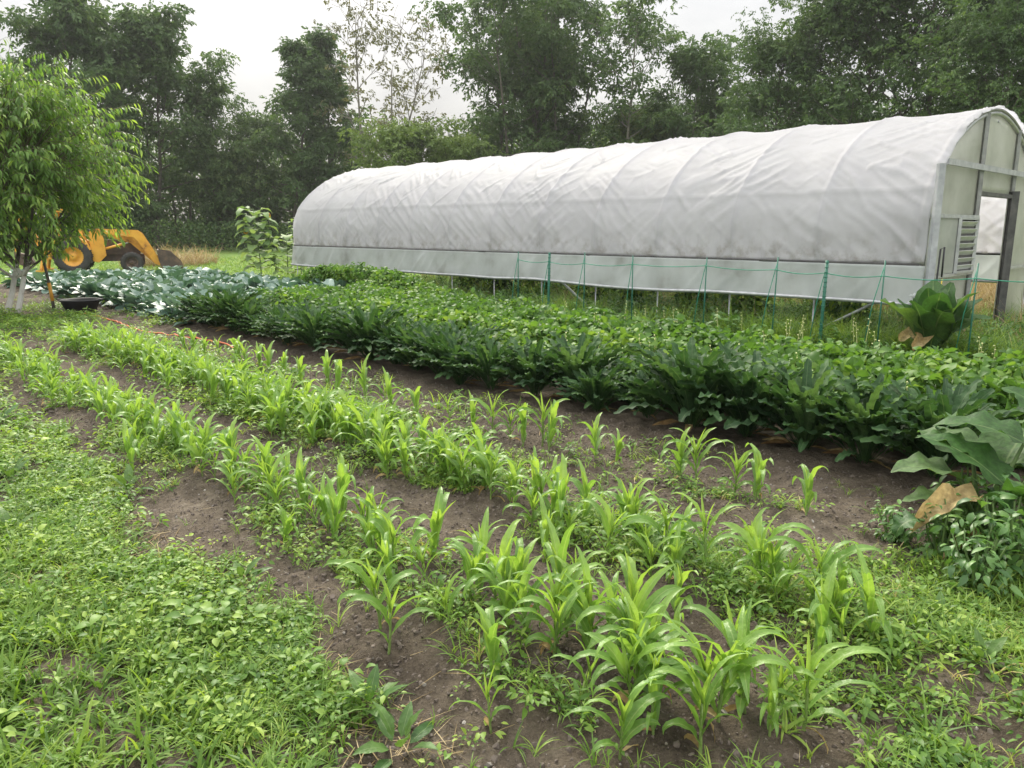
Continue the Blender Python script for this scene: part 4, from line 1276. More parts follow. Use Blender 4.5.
# orange cord on the soil
g = Geo(); pts = []
for u in np.linspace(0, 1, 60):
    t = 16.0 - 6.2 * u; s = 4.25 + 0.10 * math.sin(u * 9) + 0.25 * (u - 0.5)
    pts.append(W(s, t, float(soil_h(np.array(s), np.array(t))) + 0.012))
tube(g, pts, 0.012, 6)
tag(link('orange_cord', g.mesh('orange_cord', M['orange'])), 'orange cord lying on the soil along the edge of the cabbages', 'cord')


# ------------------------------------------------------------------ corn
def corn_meshes(seed, H):
    r = np.random.RandomState(seed)
    gs = Geo(); gl = Geo()
    stem_h = H * (0.50 + 0.08 * r.rand())
    lean = (r.rand(2) - 0.5) * 0.10
    P = np.array([(lean[0] * u * u * H, lean[1] * u * u * H, -0.04 + u * (stem_h + 0.04)) for u in np.linspace(0, 1, 6)])
    tube(gs, P, np.linspace(0.0095, 0.006, 6) * (0.7 + H * 0.7), 7, var=0.6)
    plane = r.rand() * 6.28
    nl = r.randint(5, 8)
    for k in range(nl):
        f = k / (nl - 1)
        z = stem_h * (0.18 + 0.82 * f)
        p = np.array([np.interp(z, P[:, 2], P[:, 0]), np.interp(z, P[:, 2], P[:, 1]), z])
        yaw = plane + (k % 2) * math.pi + (r.rand() - 0.5) * 0.9
        L = H * (0.55 + 0.40 * math.sin(math.pi * (0.15 + 0.75 * f))) * (0.85 + 0.3 * r.rand())
        if f < 0.2: L *= 0.65
        wd = 0.060 * (0.55 + H) * (0.75 + 0.5 * r.rand()) * (0.75 + 0.4 * math.sin(math.pi * (0.2 + 0.6 * f)))
        top = f > 0.72
        a0 = R(60 + 15 * f + 14 * (r.rand() - 0.5))
        bend = (0.9 + 1.5 * r.rand()) if top else (2.0 + 1.2 * r.rand())
        tp = leaf(L, wd, 'corn', 10, 4, a0, bend, 0.36 if top else 0.30, 0.10, 2.5 + r.rand() * 2, (r.rand() - 0.5) * 1.4, seed=r.randint(9999), pw=2.3)
        v = tp[0] @ rotm(yaw, 0, 0).T + p
        var = 0.30 + 0.25 * r.rand() + (0.42 * max(0, f - 0.45) / 0.55)
        uu = np.linspace(0, 1, 11).repeat(5)
        gl.add(v, tp[1], None, 0, np.clip(var - 0.25 * uu * (1 if top else 0.3), 0, 1), tp[2])
    # a yellowed or withered leaf at the foot of some plants
    for k in range(r.randint(0, 2)):
        tp = leaf(H * (0.25 + 0.2 * r.rand()), 0.03, 'corn', 7, 2, R(40), 2.2, 0.4, 0.15, 3, 1.5, seed=k, pw=1.2)
        gl.add(tp[0] @ rotm(r.rand() * 6.28, 0, 0).T + np.array((0, 0, 0.03)), tp[1], None, 1, 0.4 + 0.6 * r.rand(), tp[2])
    # rolled young leaves at the heart
    for k in range(2):
        L = H * (0.42 + 0.2 * r.rand())
        tp = leaf(L, 0.030 * (0.5 + H), 'blade', 7, 2, R(84), 0.25 + 0.35 * r.rand(), 1.1, 0.03, 2, 0.6, seed=k)
        gl.add(tp[0] @ rotm(plane + 1.57 * k + 0.4, 0, 0).T + P[-1] - np.array((0, 0, 0.04)), tp[1], None, 0, 0.82 + 0.12 * r.rand(), tp[2])
    return gs, gl


CORN = []
CORN_GEO = []
for k in range(14):
    gs, gl = corn_meshes(300 + k, 0.47)
    ms = gs.mesh('stalk', M['corn_stalk']); ml = gl.mesh('leaves', [M['corn'], M['dead']])
    gj = Geo()
    v, q, t, va, ac = gs.arrays(); gj.add(v, q, t, 0, va, ac)
    v, q, t, va, ac = gl.arrays(); gj.add(v, q, t, 1, va, ac); gj.qm[-1] = np.concatenate(gl.qm) + 1
    CORN_GEO.append((*gj.arrays(), np.concatenate(gj.qm)))
    CORN.append((ms, ml, gj.mesh('corn_plant', [M['corn_stalk'], M['corn'], M['dead']])))

ORD = ('first second third fourth fifth sixth seventh eighth ninth tenth eleventh twelfth thirteenth fourteenth fifteenth sixteenth seventeenth eighteenth nineteenth twentieth '
       'twenty-first twenty-second twenty-third twenty-fourth twenty-fifth twenty-sixth twenty-seventh twenty-eighth twenty-ninth thirtieth').split()


def plant_corn(s, t, sc, label, group, full):
    z = float(soil_low(np.array(s), np.array(t))) - 0.005
    k = rng.integers(0, len(CORN)); rz = rng.random() * 6.28
    if full:
        e = empty('corn_plant', W(s, t, z), rz, sc, label, 'corn plant', group)
        link('stalk', CORN[k][0], e); link('leaves', CORN[k][1], e)
    else:
        o = link('corn_plant', CORN[k][2]); o.location = W(s, t, z); o.rotation_euler = (0, 0, rz); o.scale = (sc, sc, sc)
        tag(o, label, 'corn plant', group)
        e = o
    e.rotation_euler = ((rng.random() - 0.5) * 0.3, (rng.random() - 0.5) * 0.3, rz)


def row_points(t0, t1, step, s0, spread, dens=None):
    out = []; t = t0
    while t < t1:
        if dens is None or rng.random() < dens(t):
            out.append((s0 + rng.normal() * spread, t + rng.normal() * step * 0.4))
        t += step
    out.sort(key=lambda p: p[1])
    return out


def corn_rows():
    near = [(2.0, 0.95), (1.78, 1.05), (2.12, 1.12), (1.62, 1.22), (1.9, 1.3), (2.15, 1.38), (1.72, 1.45), (1.47, 1.62), (1.95, 1.6), (1.62, 1.75), (2.1, 1.85), (1.86, 1.95), (1.5, 2.22), (1.56, 2.36), (1.98, 2.25), (1.75, 2.55), (2.08, 2.7), (2.05, 1.06), (1.9, 1.12), (2.2, 1.2), (1.78, 1.3), (2.02, 1.48), (1.85, 1.7), (2.22, 1.62), (2.0, 2.05), (1.72, 2.12), (2.15, 2.4), (1.86, 2.45)]
    r1 = near + row_points(0.9, 2.2, 0.065, 1.98, 0.15) + row_points(2.75, 11.6, 0.062, 1.90, 0.11)
    r2 = row_points(0.95, 3.2, 0.050, 2.84, 0.15) + row_points(3.2, 11.6, 0.034, 2.92, 0.13)
    r3 = [(3.86, 1.72), (3.92, 2.05), (3.95, 2.2), (3.98, 2.48), (3.95, 2.58), (3.97, 3.1), (3.9, 3.22), (3.86, 3.62), (3.92, 3.74), (3.8, 3.82), (3.84, 4.0), (3.85, 4.2), (3.78, 4.34), (3.8, 4.65), (3.74, 5.0), (3.7, 5.3), (3.72, 5.45)] + row_points(6.0, 10.5, 0.26, 3.85, 0.06)
    allp = sorted([W(a, b)[0] ** 2 + W(a, b)[1] ** 2 for a, b in r1 + r2 + r3])
    lim = allp[min(296, len(allp) - 1)]
    rest = []
    for nm, pts, adj in (('front', r1, 'front row by the verge'), ('middle', r2, 'thick middle row'), ('rear', r3, 'sparse row by the dark bed')):
        pts.sort(key=lambda p: p[1])
        far_ = [p for p in pts if W(*p)[0] ** 2 + W(*p)[1] ** 2 > lim]
        rest += [(a, b, {'front': 0.62, 'middle': 0.66, 'rear': 0.64}[nm]) for a, b in far_]
        pts = [p for p in pts if p not in far_]
        nm_n = 16 if nm != 'rear' else 17
        for k, (s, t) in enumerate(pts):
            full = t < 5.0
            size = {'front': 0.60, 'middle': 0.62, 'rear': 0.66}[nm] * (0.66 + 0.56 * rng.random())
            if t > 7: size *= 0.9
            if k < nm_n:
                word = 'tall' if size > 0.66 else ('small' if size < 0.48 else 'young')
                lab = f'{word} corn plant, {ORD[k]} from the near end of the {adj}'
            elif nm == 'rear':
                lab = 'little corn plant in the far stretch of the sparse corn row beside the dark bed'
            elif t < 6:
                lab = f'young corn plant crowded in the middle stretch of the {adj}'
            else:
                lab = f'young corn plant crowded in the far stretch of the {adj}'
            gname = {'front': 'corn plants of the front row', 'middle': 'corn plants of the thick middle row', 'rear': 'corn plants of the sparse row by the dark bed'}[nm]
            plant_corn(s, t, size, lab, gname, full)
    rest = np.array(rest); n = len(rest)
    P = Wn(rest[:, 0], rest[:, 1], soil_low(rest[:, 0], rest[:, 1]) - 0.005)
    sizes = rest[:, 2] * (0.62 + 0.5 * rng.random(n)); pick = rng.integers(0, len(CORN_GEO), n)
    Rm = rotm(rng.random(n) * 6.28, rng.normal(size=n) * 0.08, rng.normal(size=n) * 0.08)
    g = Geo()
    for k in range(n):
        v, q, t, va, ac, qm = CORN_GEO[pick[k]]
        g.add((v @ Rm[k].T) * sizes[k] + P[k], q, t, 0, va, ac); g.qm[-1] = qm
    tag(link('young_corn', g.mesh('young_corn', [M['corn_stalk'], M['corn'], M['dead']])), kind='stuff')
    print('corn', len(r1), len(r2), len(r3), 'mass', n)


corn_rows()


# ------------------------------------------------------------------ rosette plants
def rosette(seed, n, L, Wd, prof, a_in, a_out, bend, mat, fold=0.3, wave=0.08, dead=0, ns=7, nw=4, stemr=0.0, wf=3, vb=0.0):
    r = np.random.RandomState(seed); g = Geo()
    for k in range(n):
        f = k / max(1, n - 1)
        a0 = R(a_in + (a_out - a_in) * f + 12 * (r.rand() - 0.5))
        l = L * (0.6 + 0.5 * math.sin(math.pi * (0.25 + 0.5 * f))) * (0.85 + 0.3 * r.rand())
        tp = leaf(l, Wd * (0.8 + 0.4 * r.rand()) * (0.7 + 0.3 * math.sin(math.pi * (0.2 + 0.6 * f))), prof, ns, nw, a0, bend * (0.7 + 0.6 * r.rand()), fold, wave, wf, (r.rand() - 0.5) * 0.9, seed=r.randint(9999), pw=1.4)
        yaw = k * 2.399 + r.rand() * 0.6
        rr = 0.02 + 0.03 * f
        p = np.array((-math.sin(yaw) * rr, math.cos(yaw) * rr, 0.0 + 0.05 * (1 - f)))
        g.add(tp[0] @ rotm(yaw, 0, (r.rand() - 0.5) * 0.5).T + p, tp[1], None, 0, np.clip(vb + r.rand() * 0.8 + 0.2 * (1 - f), 0, 1), tp[2])
    gd = Geo()
    for k in range(dead):
        tp = leaf(L * 0.5, Wd * 0.6, 'paddle', 6, 2, R(10), 0.35, 0.5, 0.15, 2, 1.0, seed=k + 50)
        yaw = r.rand() * 6.28
        gd.add(tp[0] @ rotm(yaw, 0, 0.3).T + np.array((0, 0, 0.03)), tp[1], None, 0, r.rand(), tp[2])
    return g.mesh('leaves', M[mat]), (gd.mesh('withered_leaves', M['dead']) if dead else None)


DARK = [rosette(400 + k, 66, 0.44 + 0.04 * k, 0.062 + 0.006 * k, 'ruffle', 90, 46, 1.0, 'dark', 0.35, 0.24, dead=2 + k % 2, ns=20, wf=7) for k in range(6)]


def dark_row():
    ts = []; t = 1.45
    while t < 12.6:
        ts.append(t); t += 0.40 + 0.08 * rng.random()
    for k, t in enumerate(ts):
        s = 5.02 + 0.08 * rng.normal() + (0.10 if k == 0 else 0)
        sc = 0.80 + 0.26 * rng.random() if t < 9 else 0.80 + 0.22 * rng.random()
        lab = f'dark green long-leaved plant, {ORD[k]} from the near end of the front leafy row' if k < len(ORD) else 'dark green long-leaved plant at the far end of the front leafy row'
        e = empty('leafy_green_plant', W(s, t, float(soil_low(np.array(s), np.array(t)))), rng.random() * 6.28, sc, lab, 'leafy plant', 'dark leafy plants edging the bean bed')
        a = DARK[rng.integers(0, len(DARK))]
        link('leaves', a[0], e); link('withered_leaves', a[1], e)
    # a second, looser line behind them
    t = 1.7; k = 0
    while t < 12.4:
        s = 5.55 + 0.1 * rng.normal()
        e = empty('leafy_green_plant', W(s, t, 0.03), rng.random() * 6.28, 0.76 + 0.2 * rng.random(), 'dark green long-leaved plant in the second leafy line, half hidden by the front leafy row', 'leafy plant', 'dark leafy plants of the second line')
        link('leaves', DARK[rng.integers(0, len(DARK))][0], e)
        t += 0.62 + 0.2 * rng.random(); k += 1


dark_row()

BRAS = [rosette(500 + k, 19, 0.44, 0.24, 'paddle', 80, 18, 0.75, 'brass', 0.25, 0.12, ns=8, nw=4, wf=3) for k in range(5)]


def brassicas():
    for li, s0 in enumerate((5.15, 5.95, 6.75, 7.55, 8.35, 9.1)):
        t = 12.6 + 0.2 * li; 
        if li >= 2: t += 1.2
        k = 0
        while t < 25.2:
            s = s0 + 0.07 * rng.normal()
            lab = ('blue-green cabbage plant in the outermost line of the patch, nearest the peach tree' if li == 0 else
                   'blue-green cabbage plant inside the crowded patch before the yellow loader')
            e = empty('cabbage_plant', W(s, t + 0.06 * rng.normal(), 0.03), rng.random() * 6.28, 0.9 + 0.35 * rng.random(), lab, 'cabbage plant',
                      'cabbage plants of the outer line' if li == 0 else 'cabbage plants inside the patch')
            link('leaves', BRAS[rng.integers(0, len(BRAS))][0], e)
            t += 0.62; k += 1


brassicas()

# ------------------------------------------------------------------ bean foliage: a mass of overlapping plants
def bean_mass():
    r = np.random.RandomState(61)
    lf = [leaf(0.082, 0.060, 'heart', 4, 2, 0.1, 0.6 + 0.3 * k, 0.2, 0.05, 1, seed=k) for k in range(3)]
    tri = []
    for k in range(6):
        parts = []
        for j, yw in enumerate((0, 1.9, -1.9)):
            a = lf[r.randint(3)]
            off = (0, 0.05, 0) if j == 0 else (0, 0.0, 0)
            parts.append(place(a, rotm(yw + (r.rand() - .5) * .4, -0.25 + (r.rand() - .5) * .9, (r.rand() - .5) * .9), off, 0.8 + 0.4 * r.rand(), 0.3 + 0.4 * r.rand()))
        tri.append(combine(parts))
    N = 74000
    s = r.uniform(5.6, 9.55, N); t = r.uniform(-0.2, 24, N)
    keep = ((s < 8.05 + 0.5 * (fbm(t * 0.8, t * 0, 152, 3) - 0.5)) | (t > 9.5 + 2 * r.rand(N))) & (t < 16.8) & ~((t > 13.4) & (s < 9.0)) & ~((t > 12.4) & (s < 6.4))
    s, t = s[keep], t[keep]
    hump = 0.5 + 0.5 * np.cos((s - 6.3) / 0.95 * 6.28)
    h = 0.37 + 0.12 * hump + 0.20 * (fbm(s * 1.6, t * 1.4, 150, 3) - 0.3) - 0.20 * sstep(8.2, 9.6, s) * sstep(13, 9, t) + 0.28 * sstep(8.2, 9.0, s) * sstep(11, 13.5, t) * sstep(16.6, 15.4, t)
    keep = r.rand(len(s)) < (0.45 + 0.55 * hump) * (0.35 + 0.65 * sstep(0.3, 0.5, fbm(s * 2.2, t * 2.2, 155, 3)))
    s, t, h = s[keep], t[keep], h[keep]
    z = h - 0.32 * r.rand(len(s)) ** 1.4
    pos = Wn(s, t, z)
    v_ = in_view(pos, 0.2); pos = pos[v_]; n = len(pos)
    g = Geo()
    cl = fbm(s * 1.3, t * 1.3, 157, 3)[v_]
    scatter(g, tri, pos, rotm(r.rand(n) * 6.28, r.randn(n) * 0.65 - 0.15, r.randn(n) * 0.65), 0.75 + 0.5 * r.rand(n), np.clip(0.15 + 0.55 * r.rand(n) + 0.5 * (cl - 0.5), 0, 1))
    # pale flower spikes rising above the leaves
    m = 70
    ss = r.uniform(5.8, 9.5, m); t2 = r.uniform(0.3, 8, m)
    for a, b in zip(ss, t2):
        hh = 0.34 + 0.16 * r.rand(); x, y, _ = W(a, b)
        dx, dy = (r.rand(2) - 0.5) * 0.08
        tube(g, [(x, y, 0.25), (x + dx, y + dy, hh + 0.08)], [0.004, 0.002], 4, m=1, cap=False)
        for q in range(5):
            zz = hh - 0.12 + 0.04 * q
            box(g, (x + dx * .8 + (r.rand() - .5) * 0.03, y + dy * .8 + (r.rand() - .5) * 0.03, zz + 0.05), (0.009, 0.009, 0.014), np.array(Matrix.Rotation(r.rand() * 3, 3, 'X')), m=1)
    tag(link('bean_foliage', g.mesh('bean_foliage', [M['bean'], M['bloom']])), kind='stuff')
    print('bean', n)


bean_mass()


# ------------------------------------------------------------------ small weeds and grass
def weed_templates():
    r = np.random.RandomState(70); out = []
    for k in range(8):
        parts = []
        n = r.randint(9, 16)
        base = leaf(0.024, 0.0125, 'ovate', 3, 2, 0.2, 0.6, 0.25, seed=k)
        for j in range(n):
            yw = r.rand() * 6.28; rad = 0.055 * r.rand() ** 0.6
            off = (-math.sin(yw) * rad, math.cos(yw) * rad, 0.01 + 0.05 * r.rand())
            parts.append(place(base, rotm(yw, r.randn() * 0.35, r.randn() * 0.35), off, 0.6 + 0.8 * r.rand(), r.rand()))
        out.append(combine(parts))
    return out


def broad_templates():
    r = np.random.RandomState(71); out = []
    for k in range(5):
        parts = []
        base = leaf(0.036, 0.022, 'ovate', 5, 2, 0.4, 1.0, 0.25, 0.05, 2, seed=k)
        for j in range(r.randint(4, 8)):
            yw = j * 2.4 + r.rand(); rad = 0.03 + 0.04 * r.rand()
            parts.append(place(base, rotm(yw, 0.1 + r.randn() * 0.25, r.randn() * 0.25), (-math.sin(yw) * rad, math.cos(yw) * rad, 0.03 + 0.05 * r.rand()), 0.6 + 0.7 * r.rand(), r.rand()))
        out.append(combine(parts))
    return out


def tuft_templates(L, Wd, n, seed, spread=0.6):
    r = np.random.RandomState(seed); out = []
    for k in range(6):
        parts = []
        for j in range(n):
            tp = leaf(L * (0.5 + 0.7 * r.rand()), Wd * (0.7 + 0.5 * r.rand()), 'blade', 5, 1, R(85 - 50 * spread * r.rand()), 0.6 + 1.4 * r.rand(), 0.0, 0, 1, (r.rand() - 0.5) * 1.5, seed=j)
            tp = (tp[0], tp[1], tp[2] * 0 + 0.5)
            yw = r.rand() * 6.28
            parts.append(place(tp, rotm(yw, 0, 0), ((r.rand() - .5) * 0.03, (r.rand() - .5) * 0.03, 0), 1.0, r.rand()))
        out.append(combine(parts))
    return out


WT = weed_templates(); BT = broad_templates()
GT = tuft_templates(0.095, 0.005, 7, 80); CT = tuft_templates(0.10, 0.011, 8, 81, 1.25)


def upright_templates():
    r = np.random.RandomState(73); out = []
    for k in range(6):
        parts = []
        base = leaf(0.042, 0.013, 'lance', 3, 2, 0.3, 0.9, 0.25, seed=k)
        H = 0.05 + 0.06 * r.rand(); lx, ly = (r.rand(2) - 0.5) * 0.05
        n = r.randint(4, 7)
        for j in range(n):
            u = (j + 0.4) / n
            for sd_ in (0, math.pi):
                yw = j * 1.57 + sd_ + r.randn() * 0.3
                parts.append(place(base, rotm(yw, 0.1 + r.randn() * 0.3, r.randn() * 0.3), (lx * u, ly * u, H * u), 0.55 + 0.7 * r.rand() * (1.2 - 0.5 * u), 0.2 + 0.6 * u))
        tp = leaf(H, 0.003, 'blade', 2, 1, R(88), 0.1, seed=k)
        parts.append((tp[0] + 0, tp[1], tp[2] * 0 + 0.5, 0.3))
        out.append(combine(parts))
    return out


UT = upright_templates()


def edge_left(s, t):
    return 1.30 + 0.35 * (fbm(t * 0.9, t * 0 + 3, 160, 3) - 0.5) + 0.02 * (t - 4) - 0.10 * sstep(3.2, 2.0, t) + 0.5 * sstep(11, 14, t)


def density(s, t):
    left = 1 - sstep(-0.10, 0.16, s - edge_left(s, t) + 0.35 * (fbm(s * 3, t * 3, 170, 2) - 0.5))
    left = left * (0.10 + 0.90 * sstep(0.36, 0.50, fbm(s * 1.7, t * 1.7, 171, 3)))
    lr = sstep(0.22, -0.15, t - 1.02 + 0.5 * (fbm(s * 1.5, t * 1.5, 172, 3) - 0.5) - 0.0 * s) * sstep(1.9, 2.4, s)
    lr = 0.8 * lr * (0.15 + 0.85 * sstep(0.35, 0.5, fbm(s * 2, t * 2, 173, 3)))
    n1 = sstep(0.42, 0.60, fbm(s * 2.0, t * 1.7, 174, 3)); n2 = sstep(0.36, 0.56, fbm(s * 2.0, t * 1.7 + 50, 175, 3))
    b1 = 0.70 * np.exp(-((s - 1.88) / 0.27) ** 4) * n1
    b2 = 0.80 * np.exp(-((s - 2.92) / 0.30) ** 4) * n2
    b3 = 0.40 * np.exp(-((s - 3.55) / 0.42) ** 4) * n2
    b4 = 0.05 * (s > 1.2) * (s < 4.6) * n1
    far = 0.75 * sstep(12.0, 14.0, t) * sstep(0.35, 0.55, fbm(s * 0.8, t * 0.8, 176, 3)) * (s < 4.9)
    und = 0.55 * sstep(9.4, 9.8, s)
    return np.clip(np.maximum.reduce([left, lr, b1, b2, b3, b4, far, und]), 0, 1)


def sow(name, temps, N, s_rng, t_rng, size, mat, pw=1.0, mask=None, lift=0.0, var_shift=0.0, tilt=0.1):
    s = rng.uniform(*s_rng, N); t = rng.uniform(*t_rng, N)
    d = density(s, t) ** pw
    if mask is not None: d = d * mask(s, t)
    k = rng.random(N) < d
    s, t = s[k], t[k]
    P = Wn(s, t, soil_h(s, t) + lift)
    v = in_view(P, 0.1)
    P, s, t = P[v], s[v], t[v]
    # fewer, larger plants with distance
    dist = np.hypot(P[:, 0], P[:, 1])
    kp = rng.random(len(P)) < np.clip(5.0 / dist, 0.25, 1)
    P, dist = P[kp], dist[kp]; n = len(P)
    big = np.clip(dist / 5.0, 1, 1.6) ** 0.7
    g = Geo()
    scatter(g, temps, P, rotm(rng.random(n) * 6.28, rng.normal(size=n) * tilt, rng.normal(size=n) * tilt), size * (0.6 + 0.8 * rng.random(n)) * big, np.clip(rng.random(n) + var_shift, 0, 1))
    print(name, n)
    return tag(link(name, g.mesh(name, M[mat])), kind='stuff')


sow('small_weeds', WT, 36000, (-1.6, 4.6), (0.0, 6.5), 1.0, 'weed', 1.2, mask=lambda s, t: (1 - 0.8 * sstep(1.0, 0.4, s + 0.15 * (t - 2.5))) * (0.35 + 0.65 * sstep(0.38, 0.55, fbm(s * 1.6, t * 1.6, 181, 3))))
sow('small_weeds', WT, 22000, (-2.5, 4.9), (6.5, 18.0), 1.1, 'weed')
sow('upright_weeds', UT, 24000, (-1.6, 4.6), (0.0, 7.0), 1.0, 'weed', 1.0, mask=lambda s, t: 0.1 + 0.9 * sstep(0.42, 0.58, fbm(s * 1.4 + 7, t * 1.4, 186, 3)), tilt=0.25)
sow('upright_weeds', UT, 9000, (-2.6, 4.9), (7.0, 16.0), 1.2, 'weed', 1.0, tilt=0.25)
sow('broad_weeds', BT, 1100, (-1.6, 4.6), (0.0, 9.0), 1.1, 'weed', 1.2, mask=lambda s, t: 0.15 + 0.85 * sstep(0.45, 0.6, fbm(s * 1.3, t * 1.3, 182, 3)))
sow('grass', GT, 52000, (-1.6, 4.6), (0.0, 7.0), 1.0, 'grass', 1.0, var_shift=0.12, mask=lambda s, t: 0.35 + 0.65 * sstep(0.4, 0.6, fbm(s * 1.2, t * 1.2, 190, 3)))
sow('grass', GT, 9000, (-3.0, 4.9), (7.0, 22.0), 1.1, 'grass', 0.8)
sow('grass', tuft_templates(0.19, 0.006, 8, 83, 0.7), 2600, (-1.6, 4.2), (0.0, 7.0), 1.0, 'grass', 1.0, mask=lambda s, t: sstep(0.5, 0.62, fbm(s * 1.5 + 3, t * 1.5, 188, 3)))
sow('crabgrass', CT, 15000, (-1.6, 1.5), (0.6, 4.6), 1.0, 'grass', 0.6, mask=lambda s, t: sstep(1.25, 0.55, s + 0.12 * (t - 2.5)) * (0.25 + 0.75 * sstep(0.36, 0.5, fbm(s * 2, t * 2, 187, 3))), var_shift=-0.2)
sow('crabgrass', CT, 1800, (2.0, 4.0), (-0.2, 1.2), 0.8, 'grass', 1.0)

# dry thatch showing through the grass at the lower left
def thatch():
    r = np.random.RandomState(91)
    N = 6500
    s = r.uniform(-0.9, 1.35, N); t = r.uniform(1.6, 5.0, N)
    k = r.rand(N) < sstep(0.45, 0.6, fbm(s * 1.4, t * 1.4, 195, 3)) * 0.9 + 0.08
    s, t = s[k], t[k]
    N2 = 500
    s = np.concatenate([s, r.uniform(1.2, 4.6, N2)]); t = np.concatenate([t, r.uniform(0.6, 9, N2)])
    P = Wn(s, t, soil_h(s, t) + 0.006); n = len(P)
    tp = [leaf(0.11, 0.0035, 'blade', 3, 1, 0.05, 0.15, 0, 0, 1, 0.6, seed=k) for k in range(3)]
    g = Geo(); scatter(g, tp, P, rotm(r.rand(n) * 6.28, r.randn(n) * 0.1, 0 * s), 0.5 + r.rand(n))
    tag(link('dry_straw', g.mesh('dry_straw', M['straw'])), kind='stuff')


thatch()


def clods():
    r = np.random.RandomState(92)
    ico = bmesh.new(); bmesh.ops.create_icosphere(ico, subdivisions=1, radius=1.0)
    V = np.array([v.co[:] for v in ico.verts]); F = np.array([[v.index for v in f.verts] for f in ico.faces]); ico.free()
    for name, N, a, b, mat in (('soil_clods', 70000, 0.002, 0.012, 'clod'), ('pebbles', 2600, 0.002, 0.011, 'stone')):
        g = Geo()
        s = r.uniform(0.9, 4.8, N); t = r.uniform(0.3, 1, N) ** 0.5 * 0 + r.uniform(0.5, 9, N)
        P = Wn(s, t, soil_h(s, t)); kv = in_view(P, 0.1); P = P[kv]; n = len(P)
        sz = a + (b - a) * r.rand(n) ** 4
        Rm = rotm(r.rand(n) * 6.28, r.rand(n) * 6.28, r.rand(n) * 6.28)
        sq = 0.6 + 0.7 * r.rand(n, 1, 3)
        jit = 1 + 0.8 * (r.rand(n, len(V), 1) - 0.5)
        vv = np.einsum('nij,nkj->nki', Rm, V[None] * sq * jit) * sz[:, None, None] + P[:, None, :]
        ff = (F[None] + (np.arange(n) * len(V))[:, None, None]).reshape(-1, 3)
        g.add(vv.reshape(-1, 3), None, ff, 0, 0.5)
        tag(link(name, g.mesh(name, M[mat], False)), kind='stuff')


clods()

